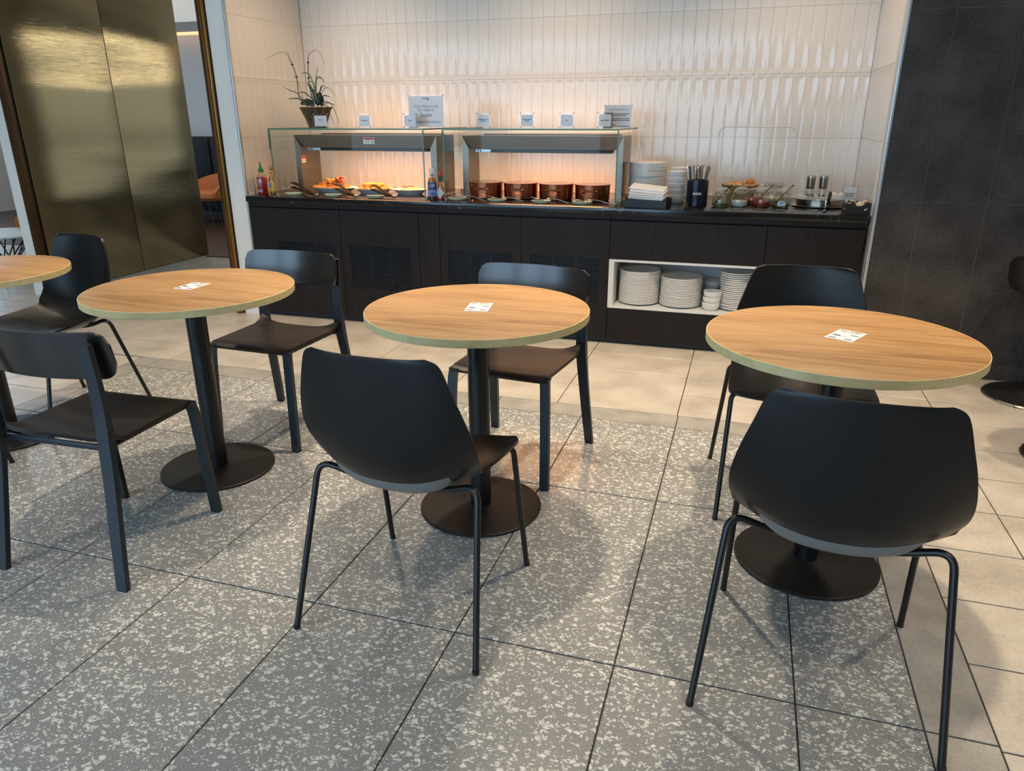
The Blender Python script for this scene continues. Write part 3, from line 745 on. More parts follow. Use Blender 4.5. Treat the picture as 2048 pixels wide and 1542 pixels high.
sh = MB().box(x0+.001, x0+.032, YC-.001, YC+.49, .236, .541).box(x1-.032, x1-.001, YC-.001, YC+.49, .236, .541).box(x0+.032, x1-.032, YC-.001, YC+.49, .236, .250).box(x0+.032, x1-.032, YC-.001, YC+.49, .527, .541).box(x0+.032, x1-.032, YC+.475, YC+.49, .25, .527)
sh.build('open_shelf', 'cream', u5, 0)
unit(.132, .645, 'plain dark buffet cabinet at the right end')
wt = thing('worktop', 'long black marble worktop of the buffet counter', 'worktop')
MB().box(NL+.003, .648, YC-.03, YW-.002, .814, ZT, .002).build('slab', 'marble', wt)
for a, b in ((-3.10, -2.09), (-1.83, -.83)):      # heated glass plates let into the worktop
    for k in range(3):
        w = (b-a)/3; MB().box(a+w*k+.004, a+w*(k+1)-.004, 4.66, 5.2, ZT, ZT+.0015).build('hot_plate', 'hot_plate', wt)

# ------------------------------------------------------------------ sneeze guards
GT = 1.296; GF = 4.52
def guard(x0, x1, label):
    t = thing('sneeze_guard', label, 'sneeze guard', group='glass sneeze guards')
    top = MB().box(x0, x1, GF, 5.31, GT-.010, GT).build('top_pane', 'glass', t, 0)
    MB().box(x0, x1, GF-.001, GF, GT-.010, GT).box(x0-.0005, x0, GF, 5.31, GT-.010, GT).box(x1, x1+.0005, GF, 5.31, GT-.010, GT).build('cut_edge', 'glass_edge', top, 0)
    fr = MB().box(x0, x1, GF, GF+.008, 1.160, GT-.0105).build('front_pane', 'glass', t, 0)
    MB().box(x0-.0008, x0, GF-.0005, GF+.0085, 1.160, GT-.0105).box(x1, x1+.0008, GF-.0005, GF+.0085, 1.160, GT-.0105).box(x0, x1, GF, GF+.008, 1.1592, 1.160).build('cut_edge', 'glass_edge', fr, 0)
    for xx in (x0+.001, x1-.009):
        sd = MB().box(xx, xx+.008, GF+.009, 5.31, ZT+.001, GT-.011).build('side_pane', 'glass', t, 0)
        MB().box(xx, xx+.008, GF+.008, GF+.009, ZT+.001, GT-.011).build('cut_edge', 'glass_edge', sd, 0)
    for xx in (x0+.005, x1-.005):
        for yy in (GF+.03, 5.2): MB().lathe([(.011, 0), (.011, .012), (.006, .016)], 14, xx, yy, ZT+.0005).build('foot_clamp', 'chrome', t)
    return t
guard(-3.160, -2.012, 'left glass sneeze guard over the platters')
guard(-1.882, -.757, 'right glass sneeze guard over the copper pots')

# ------------------------------------------------------------------ heat-lamp gantries
def sticker(parent, x, y, z, w, h, ry=None):
    s = MB().box(-w/2, w/2, -.0006, 0, -h/2, h/2)
    o = s.build('warning_label', 'paper', parent, 0)
    a = MB().box(-w*.46, w*.46, -.001, -.0006, h*.12, h*.44).build('red_band', 'red_ink', o, 0)
    text_mb('HOT', h*.42, -w*.12, -h*.22, -.0008).build('hot_lettering', 'ink', o, 0)
    MB().box(w*.22, w*.42, -.001, -.0006, -h*.36, -h*.3).box(w*.26, w*.30, -.001, -.0006, -h*.3, -h*.05).box(w*.34, w*.38, -.001, -.0006, -h*.3, h*.0).build('hot_symbol', 'ink', o, 0)
    o.location = (x, y, z)
    if ry is not None: o.rotation_euler = (0, 0, ry)
    return o
HY0, HY1 = 4.81, 5.13
def gantry(x0, x1, label, sign):
    t = thing('heat_lamp_gantry', label, 'heat lamp', group='stainless heat lamp gantries')
    ZH = 1.247; pw = .045; zb = 1.163
    for xa, xb in ((x0, x0+.004), (x1-.004, x1)):
        MB().box(xa, xb, HY0+.004, HY1, ZT+.0016, ZH-.004).build('side_panel', 'steel', t, 0)
    # mitred front frame
    MB().prism([(x0, ZT+.002), (x0+.040, ZT+.002), (x0+pw, zb), (x0, ZH)], HY0, HY0+.004).build('left_post', 'steel', t, 0)
    MB().prism([(x1-.040, ZT+.002), (x1, ZT+.002), (x1, ZH), (x1-pw, zb)], HY0, HY0+.004).build('right_post', 'steel', t, 0)
    # sloped canopy front
    d = .05
    band = MB().add([(x0, HY0, ZH), (x1, HY0, ZH), (x1-pw, HY0+.022, zb), (x0+pw, HY0+.022, zb), (x0, HY0+.004, ZH), (x1, HY0+.004, ZH), (x1-pw, HY0+.03, zb), (x0+pw, HY0+.03, zb)],
                    [(0, 1, 2, 3), (4, 7, 6, 5), (0, 4, 5, 1), (3, 2, 6, 7), (1, 5, 6, 2), (0, 3, 7, 4)]).build('canopy_front', 'steel', t, 0)
    MB().box(x0, x1, HY0+.004, HY1, ZH-.004, ZH).build('canopy_top', 'steel', t, 0)
    hb = MB().box(x0+.075, x1-.08, HY0+.035, HY0+.14, zb-.022, zb-.002, .004).build('heater_bar', 'black_plastic', t)
    MB().box(x0+.2, x1-.12, HY0+.06, HY0+.115, zb-.0223, zb-.0215).build('heat_element', 'heat_glow', hb, 0)
    cb = MB().box(x0+.085, x0+.19, HY0+.028, HY0+.036, zb-.02, zb-.003).build('control_plate', 'alu', hb, 0)
    for k in range(2): MB().lathe([(.005, 0), (.005, .004)], 12).xf(Matrix.Translation((x0+.10+k*.02, HY0+.028, zb-.011)) @ Matrix.Rotation(PI/2, 4, 'X')).build('switch', 'black_gap', cb)
    MB().box(x0+.06, x1-.06, HY1-.05, HY1-.02, ZH, ZH+.008, .001).build('added_glow_strip', 'steel', t)  # made-up housing for the added lamp at the canopy rear
    l2 = area('added_tile_glow_light', ((x0+x1)/2, HY1-.035, ZH+.010), (PI-.5, 0, 0), (x1-x0)*.85, .025, 1.5, (1, .58, .30)); l2.parent = t  # added lamp for the warm glow on the tiles above the canopy
    if sign:
        sticker(t, (x0+x1)/2+.045, HY0-.0005, 1.212, .085, .044)
        s2 = sticker(t, x0+.0055, HY0+.09, 1.075, .055, .045, PI/2)
    l = area('heat_lamp_light', ((x0+x1)/2, HY0+.088, zb-.03), (0, 0, 0), (x1-x0)*.75, .06, 4.6, (1, .52, .22)); l.parent = t
    return t
gantry(-3.150, -2.045, 'stainless heat lamp gantry with a HOT warning label over the platters', True)
gantry(-1.857, -.772, 'stainless heat lamp gantry over the copper pots', False)

# ------------------------------------------------------------------ food on the buffet
def arc_pts(n, r, z, a0=0, a1=2*PI, cx=0, cy=0, sx=1, sy=1): return [(cx+r*sx*math.cos(a0+(a1-a0)*i/n), cy+r*sy*math.sin(a0+(a1-a0)*i/n), z) for i in range(n+1)]
def platter(x, y, rx, ry, label):
    t = tag(MB().lathe([(0, .004), (.62, .004), (.66, 0), (.70, .004), (.90, .026), (1, .032), (1.0, .035), (.97, .0345), (.86, .028), (.70, .012), (0, .011)], 48, sx=rx, sy=ry).build('serving_platter', 'plate'), label, 'platter', 'white oval serving platters')
    t.location = (x, y, ZT+.0016); return t
platter(-2.885, 4.868, .176, .115, 'white oval platter heaped with golden pastries and bacon')
platter(-2.560, 4.850, .144, .110, 'white oval platter heaped with hash browns')
platter(-2.280, 4.860, .130, .105, 'white oval platter of pale scrambled egg')
rd = random.Random(5)
# wedges of pastry, each a thing of its own
def wedge_mesh(s):
    return MB().prism([(-.5*s, -.35*s), (.55*s, -.30*s), (.1*s, .55*s)], 0, .016, 'Z').mesh('pastry', 30)
wm_ = [wedge_mesh(.075), wedge_mesh(.06)]
def scatter(name, meshes_, matn, cx, cy, rx, ry, n, z0, lift, label, cat, group, tilt=.5):
    for i in range(n):
        a = rd.uniform(0, 2*PI); q = math.sqrt(rd.random())
        x, y = cx+rx*q*math.cos(a), cy+ry*q*math.sin(a)
        me = meshes_[i % len(meshes_)]
        o = link(name, me, matn); o.location = (x, y, z0+lift*(1-q*q)*rd.uniform(.6, 1))
        o.rotation_euler = (rd.uniform(-tilt, tilt), rd.uniform(-tilt, tilt), rd.uniform(0, 6.28))
        tag(o, label, cat, group)
def heap(name, meshes_, matn, cx, cy, layers, sx, sy, z0, dz, label, cat, group, tilt=.1):
    i = 0                                  # layers of pieces side by side, each layer smaller than the one below
    for L_, (nx, ny) in enumerate(layers):
        for a in range(nx):
            for b in range(ny):
                o = link(name, meshes_[i % len(meshes_)], matn); i += 1
                o.location = (cx+(a-(nx-1)/2)*sx+rd.uniform(-.08, .08)*sx, cy+(b-(ny-1)/2)*sy+rd.uniform(-.06, .06)*sy, z0+L_*dz)
                o.rotation_euler = (rd.uniform(-tilt, tilt), rd.uniform(-tilt, tilt), rd.uniform(-.5, .5)+(a % 2)*PI)
                tag(o, label, cat, group)
heap('pastry_wedge', wm_, 'toast', -2.905, 4.868, [(4, 2), (3, 1), (2, 1)], .062, .066, ZT+.030, .022, 'golden pastry wedge in the heap on the left platter', 'pastry', 'pastry wedges on the left platter', .14)
bac = [MB().grid(lambda u, v: ((u-.5)*.09, (v-.5)*.024, .008*math.sin(u*9)), 14, 3).mesh('bacon', 60)]
for b_ in bac: b_.materials.append(M['bacon'])
heap('bacon_rasher', bac, 'bacon', -2.825, 4.850, [(1, 3), (1, 2), (1, 2)], .07, .034, ZT+.060, .020, 'curled red-brown bacon rasher on the left platter', 'bacon', 'bacon rashers on the left platter', .2)
hb_ = [MB().blob(0, 0, 0, .026, .02, .016, 12, 7, .18, k).mesh('hash_brown', 60) for k in range(3)]
heap('hash_brown', hb_, 'hash', -2.560, 4.850, [(4, 3), (3, 2)], .050, .043, ZT+.032, .024, 'golden hash brown nugget heaped on the middle platter', 'hash brown', 'hash browns on the middle platter', .2)
eg = MB()
def egg_pt(u, v):
    a = u*2*PI; r = v; b = .030*(1-r**2.2)+.008*math.sin(9*a+5*r)*r*(1-r)+.007*math.sin(23*r+3*a)*(1-r)
    return (-2.280+.088*r*math.cos(a), 4.860+.072*r*math.sin(a), ZT+.020+max(b, 0))
tag(eg.grid(egg_pt, 40, 12).build('scrambled_egg', 'white_food', None, 60), 'heap of pale scrambled egg on the right platter', 'scrambled egg', kind='stuff')
scatter('ham_strip', [MB().box(-.02, .02, -.004, .004, 0, .004, .001).mesh('ham', 30)], 'bacon', -2.28, 4.845, .06, .04, 6, ZT+.050, .004, 'small brown garnish strip on the scrambled egg', 'garnish', 'garnish strips on the egg platter', .2)

def make_pot(label, content, x, y):
    t = thing('copper_pot', label, 'pot', (x, y, ZT+.0016), 0, 'copper serving pots')
    MB().lathe([(0, 0), (.104, 0), (.110, .006), (.113, .098), (.116, .101), (.1165, .103), (.1115, .103), (.1085, .097), (.106, .008), (0, .006)], 56).build('pot_body', 'copper', t)
    MB().lathe([(.1085, .0985), (.1175, .0995), (.1178, .1035), (.1085, .1035)], 56).build('rim', 'copper_rim', t)
    for a in (-PI/2+.05, PI/2):
        c_, s_ = math.cos(a), math.sin(a)
        def L_(r, k, z): return (r*c_-k*s_, r*s_+k*c_, z)
        h = MB().tube(fillet([L_(.110, -.042, .064), L_(.140, -.040, .066), L_(.140, .040, .066), L_(.110, .042, .064)], .014), .0042, 8).build('handle', 'copper_rim', t)
        for k in (-.042, .042): MB().blob(*L_(.112, k, .064), .007, .007, .008, 8, 6).build('rivet', 'copper_rim', h)
    z = .094
    MB().grid(lambda u, v: (.105*v*math.cos(u*2*PI), .105*v*math.sin(u*2*PI), z+.006*math.sin(7*v+4*u*6.28)*(1-v)), 30, 8).build('contents', content, t, 60)
    return t
POTX = [-1.682, -1.438, -1.195, -.955]
for x, lb, ct in zip(POTX, ['leftmost copper pot under the right heat lamp', 'second copper pot from left under the right heat lamp', 'third copper pot from left, next to the last pot', 'rightmost copper pot filled with pale food'], ['soup', 'soup', 'bacon', 'white_food']):
    make_pot(lb, ct, x, 4.785)

# glass rests with tongs and spoons
def rest_dish(x, y, label, rz=0):
    t = tag(MB().lathe([(0, .002), (.8, .002), (1, .014), (1.03, .016), (1.0, .018), (.8, .006), (0, .005)], 32, sx=.062, sy=.04).build('spoon_rest', 'rest_glass'), label, 'spoon rest', 'pale glass spoon rests')
    t.location = (x, y, ZT+.0005); t.rotation_euler = (0, 0, rz)
RX = [(-3.028, 4.553), (-2.712, 4.551), (-2.392, 4.551), (-1.810, 4.577), (-1.531, 4.560), (-1.237, 4.556), (-.972, 4.556)]
RN = ['in front of the left platter', 'in front of the middle platter', 'in front of the egg platter', 'beside the red-capped sauce bottle', 'in front of the two left copper pots', 'in front of the third copper pot', 'in front of the rightmost copper pot']
for (x, y), n in zip(RX, RN): rest_dish(x, y, 'pale glass spoon rest '+n, .15)
def tongs(x0, y0, x1, y1, label, z0=.045):
    d = Vector((x1-x0, y1-y0, 0)); L = d.length
    t = thing('serving_tongs', label, 'tongs', (x1, y1, ZT+.006), math.atan2(-d.y, -d.x), 'dark serving tongs')
    for s, nm in ((-1, 'lower_arm'), (1, 'upper_arm')):
        def P(u, v):
            w = .011+.008*max(0, (u-.6)/.4)
            return (u*L, (v-.5)*2*w, .004+(.004+.030*u)*(s+1)/2+.030*u)
        arm = solid(MB().grid(P, 16, 4).build(nm, 'tong', t, 60), .003)
        for k in range(5):
            yy = -.016+.008*k; MB().box(L-.006, L+.022, yy-.002, yy+.002, .034+(.030)*(s+1)/2, .039+(.030)*(s+1)/2).build('prong', 'tong', arm, 0)
    MB().box(-.006, .012, -.013, .013, .000, .016, .003).build('end_cap', 'chrome', t)
    return t
tongs(-3.12, 4.70, -2.800, 4.475, 'dark serving tongs laid in front of the left platter')
tongs(-2.74, 4.66, -2.510, 4.495, 'dark serving tongs laid in front of the middle platter')
tongs(-2.47, 4.68, -2.245, 4.530, 'dark serving tongs laid in front of the egg platter')
def spoon(x, y, rz, label):
    t = thing('serving_spoon', label, 'spoon', (x, y, ZT+.018), rz, 'steel serving spoons on the rests')
    MB().grid(lambda u, v: (.035*v*math.cos(u*2*PI), .024*v*math.sin(u*2*PI), -.010*(1-v*v)), 20, 5).build('bowl', 'chrome', t, 60)
    solid(t.children[0], .0015)
    MB().tube(catmull([(.032, 0, 0), (.06, 0, .010), (.12, 0, .006), (.19, 0, -.012)], 14), .0038, 8).build('handle', 'chrome', t)
for (x, y), n in zip(RX[3:], RN[3:]): spoon(x-.005, y+.006, -.12, 'steel serving spoon on the glass rest '+n)
def slotted(x, y, rz, label):
    t = thing('serving_fork', label, 'fork', (x, y, ZT+.022), rz, 'steel serving forks on the rests')
    for k in range(4): MB().tube([(-.045, -.012+.008*k, .012), (-.01, -.010+.0066*k, .004)], .0014, 6).build('tine', 'chrome', t)
    MB().box(-.012, .012, -.013, .013, .002, .005, .001).build('neck', 'chrome', t); MB().tube([(.01, 0, .004), (.05, 0, -.004)], .003, 8).build('handle', 'chrome', t)
for (x, y), n in zip(RX[3:], RN[3:]): slotted(x-.03, y+.012, -.35, 'short steel serving fork on the glass rest '+n)

# ------------------------------------------------------------------ bottles
def bottle_parts(t, prof, glass, fill, fill_h):
    MB().lathe(prof, 28).build('bottle_body', glass, t)
    inner = [(max(r-.0025, 0), z+.002) for r, z in prof if z < fill_h]
    inner.append((inner[-1][0], fill_h)); inner.append((0, fill_h))
    MB().lathe([(0, inner[0][1])]+inner[1:], 28).build('sauce', fill, t)
def label_band(t, r, z0, z1, m, a0=-PI*.95, a1=-PI*.05, nm='label'):
    return MB().lathe([(r+.0006, z0), (r+.0006, z1)], 24, a0=a0, a1=a1).build(nm, m, t)
t = thing('chilli_sauce_bottle', 'red chilli sauce squeeze bottle with a green nozzle at the left end of the counter', 'bottle', (-3.279, 4.555, ZT))
bottle_parts(t, [(0, 0), (.034, 0), (.037, .006), (.037, .105), (.033, .128), (.018, .150), (.016, .158), (0, .158)], 'jar_glass', 'sriracha', .120)
MB().lathe([(.0175, .152), (.0185, .156), (.0185, .174), (.012, .178), (.009, .19), (.0035, .222), (0, .223)], 20).build('nozzle_cap', 'green_cap', t)
em = MB()
for k in range(26):
    a = -PI/2-.62+1.24*((k*7) % 26)/26; z = .055+.040*((k*11) % 26)/26
    em.add([(.0378*math.cos(a+dx_), .0378*math.sin(a+dx_), z+dz_) for dx_, dz_ in ((-.06, 0), (.05, .002), (.07, .0045), (-.03, .004))], [(0, 1, 2, 3)])
em.lathe([(.0378, .098), (.0378, .101)], 10, a0=-PI/2-.5, a1=-PI/2+.5); em.lathe([(.0378, .030), (.0378, .034)], 10, a0=-PI/2-.6, a1=-PI/2+.6); em.lathe([(.0378, .021), (.0378, .024)], 10, a0=-PI/2-.5, a1=-PI/2+.5)
em.build('printed_label', 'white_cap', t, 0)
t = thing('hot_sauce_bottle', 'amber hot sauce bottle with a round wooden stopper at the left end', 'bottle', (-3.222, 4.60, ZT))
bottle_parts(t, [(0, 0), (.027, 0), (.029, .004), (.029, .098), (.024, .115), (.013, .130), (.0125, .165), (0, .165)], 'jar_glass', 'amber', .125)
label_band(t, .029, .022, .088, 'yellow_label'); label_band(t, .0295, .050, .078, 'pale_blue', -PI*.62, -PI*.38, 'portrait_panel')
label_band(t, .0128, .135, .160, 'yellow_label', 0, 2*PI-.001, 'neck_label'); label_band(t, .013, .140, .147, 'red_ink', 0, 2*PI-.001, 'neck_band')
MB().blob(0, 0, .178, .0145, .0145, .0165, 14, 8).build('stopper', 'wood_cap', t)
t = thing('brown_sauce_bottle', 'brown sauce bottle with a white cap and blue label between the sneeze guards', 'bottle', (-1.979, 4.562, ZT), math.radians(22))
bottle_parts(t, [(0, 0), (.027, 0), (.029, .004), (.029, .110), (.026, .128), (.0145, .145), (.0135, .170), (0, .170)], 'jar_glass', 'amber', .140)
label_band(t, .029, .068, .112, 'blue_label'); label_band(t, .029, .024, .066, 'pale_blue', nm='lower_label'); label_band(t, .0292, .064, .069, 'red_ink', nm='label_stripe'); label_band(t, .0285, .004, .022, 'brown_sauce', 0, 2*PI-.001, 'sauce_band')
hp = text_mb('HP', .034, 0, .090, 0); hp.v = [(.0302*math.sin(x/.0302), -.0302*math.cos(x/.0302)-.0006+(y)*.5, z) for x, y, z in hp.v]; hp.build('lettering', 'white_cap', t, 0)
tw = MB()
for xx in (-.012, -.002, .008): tw.add([((.0302)*math.sin((xx+dx_)/.0302), -.0304*math.cos((xx+dx_)/.0302), z) for dx_, z in ((0, .028), (.006, .028), (.006, .050+.1*abs(xx)), (0, .046))], [(0, 1, 2, 3)])
tw.build('tower_emblem', 'blue_label', t, 0)
label_band(t, .0138, .146, .166, 'white_cap', 0, 2*PI-.001, 'neck_wrap'); label_band(t, .0141, .150, .160, 'grey_ink', -PI*.7, -PI*.3, 'neck_emblem')
MB().lathe([(.0155, .170), (.016, .172), (.016, .196), (.0145, .199), (0, .199)], 20).build('cap', 'white_cap', t)
t = thing('pepper_sauce_bottle', 'small red pepper sauce bottle with a red cap between the sneeze guards', 'bottle', (-1.924, 4.578, ZT))
bottle_parts(t, [(0, 0), (.022, 0), (.0245, .004), (.0245, .085), (.020, .103), (.0115, .118), (.011, .150), (0, .150)], 'jar_glass', 'amber', .112)
dm = MB(); n = 16
for i in range(n):
    f0, f1 = -1+2*i/n, -1+2*(i+1)/n
    dm.add([(.0254*math.cos(-PI/2+f*1.25), .0254*math.sin(-PI/2+f*1.25), .045+s*.038*(1-abs(f))) for f, s in ((f0, -1), (f1, -1), (f1, 1), (f0, 1))], [(0, 1, 2, 3)])
dm.build('diamond_label', 'paper', t, 0)
label_band(t, .0245, .004, .028, 'sriracha', 0, 2*PI-.001, 'sauce_band'); label_band(t, .0114, .118, .150, 'green_label', 0, 2*PI-.001, 'neck_foil')
MB().lathe([(.0128, .151), (.0132, .153), (.0132, .172), (.0115, .175), (0, .175)], 18).build('cap', 'red_cap', t)

# ------------------------------------------------------------------ signs on the glass
def sign(x0, x1, y, h, label, lines, name='sign_holder', cat='sign', group=None, pad=.010, z=GT+.0005, big=None):
    w = x1-x0
    t = thing(name, label, cat, ((x0+x1)/2, y, z), 0, group)
    MB().box(-w/2, w/2, 0, .004, 0, h).build('acrylic_front', 'acrylic', t, 0)
    MB().box(-w/2, w/2, .010, .014, 0, h).build('acrylic_back', 'acrylic', t, 0)
    p = MB().box(-w/2+pad, w/2-pad, .006, .0068, pad*1.15, h-pad*1.5).build('paper', 'paper', t, 0)
    for sx in (-1, 1):
        for zz in (.006, h-.006): MB().lathe([(.0028, 0), (.0028, .018), (0, .019)], 10).xf(Matrix.Translation((sx*(w/2-.006), .016, zz)) @ Matrix.Rotation(PI/2, 4, 'X')).build('screw', 'chrome', t)
    mb = MB()
    for (za, fx, hh, seed, fill) in lines: wordbars(mb, -w*fx, w*fx, za*h, hh, .0056, seed, fill=fill)
    if lines: mb.build('small_print', 'grey_ink' if big else 'ink', p, 0)
    return t, p
cards = [(-2.838, -2.724, 'leaning in front of the plant basket', [(.55, .13)]), (-2.503, -2.407, 'second from left on the left glass shelf', [(.5, .24)]), (-2.176, -2.077, 'overlapping the large menu code sign', [(.5, .12)]),
         (-1.672, -1.576, 'leftmost on the right glass shelf', [(.56, .30), (.46, .18)]), (-1.386, -1.290, 'second from left on the right glass shelf', [(.56, .28), (.46, .16)]),
         (-1.135, -1.039, 'third from left on the right glass shelf', [(.5, .08)]), (-.901, -.807, 'overlapping the notice at the right end of the glass', [(.5, .3)])]
for k, (a, b, n, ln) in enumerate(cards):
    sign(a, b, 4.575, .094, 'small clear acrylic food label holder '+n, [(z, f, .0045, 20+k, 1) for z, f in ln], 'food_label_holder', 'label holder', 'small acrylic food label holders')
ms, mp_ = sign(-2.186, -1.928, 4.68, .206, 'large white sign saying Your Menu code for today is Scone', [(.20, .40, .004, 41, 1), (.165, .40, .004, 42, 1)], 'menu_sign', 'sign', None, .006, big=True)
text_mb('Your Menu code', .0255, 0, .134, .0057).build('menu_lettering', 'grey_ink', mp_, 0)
text_mb('for today is', .0255, 0, .112, .0057).build('menu_lettering', 'grey_ink', mp_, 0)
text_mb('Scone', .034, 0, .081, .0057).build('code_lettering', 'ink', mp_, 0)
lg = MB().prism([(-.028, .1815), (-.012, .1845), (.010, .1850), (.021, .1830), (.024, .1785), (.021, .1725), (.014, .1690), (.006, .1695), (.013, .1715), (.0165, .1750), (.015, .1785), (.006, .1795), (-.012, .1795)], .0050, .0054)
lg.build('ribbon_logo', 'logo_red', mp_, 0)
MB().prism([(.024, .1785), (.021, .1725), (.014, .1690), (.006, .1695), (.013, .1715), (.0165, .1750), (.0175, .177)], .0046, .0049).build('ribbon_logo_fold', 'blue_ink', mp_, 0)
sign(-.883, -.707, 4.68, .138, 'white notice with lines of small print at the right end of the glass', [(.78, .32, .0022, 50, 1), (.60, .40, .0042, 51, 1), (.53, .40, .0042, 52, .8), (.40, .40, .0042, 53, 1), (.33, .40, .0042, 54, 1), (.27, .40, .0042, 55, .12), (.15, .40, .003, 56, .35), (.09, .40, .0035, 57, 1)], 'notice_sign', 'sign', None, .004)

# ------------------------------------------------------------------ plant in a basket
px, py = -2.903, 4.735; PZ = GT+.0005
pt = thing('orchid_plant', 'leggy orchid and grass plant in a dark woven basket on the glass', 'plant', (px, py, PZ))
bk2 = MB()
def basket(u, v):
    a = u*2*PI; r = (.052+.046*v+.008*v**3); q = 1+.10*math.cos(2*a)**2
    return (r*q*math.cos(a), .85*r*q*math.sin(a), .002+v*.130)
bo = solid(MB().grid(basket, 40, 10).build('basket', 'dark_wicker', pt, 60), .004)
for k in range(11):       # woven strips, crossing
    for s in (-1, 1):
        path = [Vector(basket((k/11+s*.11*i/8) % 1, i/8)) for i in range(9)]
        MB().tube([p*1.012+Vector((0, 0, -.001)) for p in path], .0042, 6).build('woven_strip', 'wicker_strip', bo)
MB().tube([basket(i/36, 1) for i in range(36)], .0045, 6, close=True).build('basket_rim', 'wicker_strip', bo)
MB().lathe([(0, .118), (.092, .115)], 24, sy=.85).build('soil', 'soil', pt)
S = 4.735/5.0
def loc(X, Z, dy=0): return (X*S-px, dy, (Z-1.357)*S+1.357-PZ)
def stem(pts, r0, r1, nm='stem', m='stem'):
    p = catmull(pts, 24); return MB().tube([tuple(q) for q in p], [r0+(r1-r0)*i/23 for i in range(24)], 7).build(nm, m, pt)
s1 = stem([loc(-3.13, 1.44), loc(-3.195, 1.501), loc(-3.202, 1.641), loc(-3.229, 1.724), loc(-3.25, 1.77)], .0035, .0026)
stem([loc(-3.25, 1.77), loc(-3.262, 1.792), loc(-3.30, 1.806, -.01), loc(-3.36, 1.79, -.02), loc(-3.425, 1.76, -.03)], .0022, .0008, 'drooping_tip', 'dry')
stem([loc(-3.246, 1.765), loc(-3.256, 1.815)], .0012, .0008, 'stake', 'dry')
s2_ = stem([loc(-3.075, 1.44), loc(-3.10, 1.56), loc(-3.103, 1.631), loc(-3.097, 1.734), loc(-3.092, 1.77)], .0035, .0026)
stem([loc(-3.092, 1.77), loc(-3.07, 1.798), loc(-3.03, 1.810, -.01), loc(-2.99, 1.80, -.02), loc(-2.96, 1.76, -.025), loc(-2.946, 1.715, -.03)], .0022, .0008, 'drooping_tip', 'dry')
stem([loc(-3.092, 1.76), loc(-3.091, 1.82)], .0012, .0008, 'stake', 'dry')
stem([loc(-3.09, 1.45), loc(-3.103, 1.62)], .0015, .0015, 'stake', 'dry'); stem([loc(-3.16, 1.47), loc(-3.198, 1.62)], .0015, .0015, 'stake', 'dry')
for q in ((-3.229, 1.724), (-3.203, 1.641), (-3.097, 1.734), (-3.103, 1.633)):
    x_, y_, z_ = loc(*q); MB().blob(x_, y_, z_, .010, .008, .006, 10, 6).build('stem_clip', 'black_plastic', pt)
def blade(pts, w, m, nm='leaf', y_up=True):
    p = catmull(pts, 14); vs = []; fs = []
    for i, q in enumerate(p):
        f = i/13; ww = w*math.sin(PI*min(1, .12+f*.88))**.7*(1-.15*f); d = p[min(i+1, 13)]-p[max(i-1, 0)]
        n = np.cross(d, (0, 1, 0)); n = n/(np.linalg.norm(n)+1e-9)
        vs += [tuple(q+n*ww), tuple(q+np.array((0, .25*ww, 0))), tuple(q-n*ww)]
    for i in range(13): fs += [(i*3, i*3+1, i*3+4, i*3+3), (i*3+1, i*3+2, i*3+5, i*3+4)]
    return solid(MB().add(vs, fs).build(nm, m, pt, 60), .0008)
blade([loc(-3.06, 1.45), loc(-3.02, 1.50, -.02), loc(-3.0, 1.535, -.03)], .028, 'leaf'); blade([loc(-3.08, 1.45), loc(-3.12, 1.47, -.02), loc(-3.16, 1.455, -.05)], .024, 'leaf')
blade([loc(-3.03, 1.45), loc(-2.99, 1.48, -.04), loc(-2.975, 1.51, -.05)], .026, 'leaf')
blade([loc(-3.06, 1.46), loc(-3.08, 1.54), loc(-3.12, 1.60)], .010, 'leaf'); blade([loc(-3.05, 1.46), loc(-3.06, 1.53), loc(-3.085, 1.56)], .010, 'leaf')
grs = [([(-3.04, 1.47), (-3.035, 1.60), (-3.006, 1.715)], .005, 1), ([(-3.04, 1.52), (-3.02, 1.62), (-2.985, 1.63), (-2.955, 1.59)], .006, 1), ([(-3.035, 1.54), (-3.06, 1.64), (-3.10, 1.665), (-3.135, 1.655)], .005, 1),
       ([(-3.03, 1.48), (-3.03, 1.58), (-3.05, 1.605), (-3.09, 1.60)], .005, 1), ([(-3.02, 1.47), (-2.98, 1.55), (-2.93, 1.56), (-2.88, 1.50)], .0025, 1), ([(-3.02, 1.47), (-2.99, 1.57), (-2.945, 1.57)], .003, 0), ([(-3.02, 1.46), (-2.97, 1.51), (-2.91, 1.50)], .004, 0),
       ([(-3.0, 1.45), (-2.95, 1.47), (-2.90, 1.455), (-2.866, 1.442)], .003, 0), ([(-3.0, 1.45), (-2.93, 1.46), (-2.89, 1.38), (-2.875, 1.31)], .0025, 0), ([(-3.0, 1.45), (-2.95, 1.44), (-2.925, 1.36), (-2.905, 1.315)], .0025, 0), ([(-3.0, 1.45), (-2.96, 1.43), (-2.93, 1.34)], .002, 0),
       ([(-3.10, 1.45), (-3.18, 1.53), (-3.24, 1.55), (-3.294, 1.58)], .003, 0), ([(-3.12, 1.47), (-3.2, 1.495), (-3.286, 1.492)], .004, 0), ([(-3.05, 1.47), (-3.12, 1.53), (-3.18, 1.535)], .004, 0), ([(-3.02, 1.47), (-3.0, 1.53), (-2.97, 1.58)], .006, 0), ([(-3.04, 1.47), (-3.05, 1.55), (-3.07, 1.59)], .006, 0)]
for k, (ps, w, c) in enumerate(grs): blade([loc(a, b, -.02-.01*(k % 4)) for a, b in ps], w, 'light_leaf' if c else 'leaf', 'grass_blade')

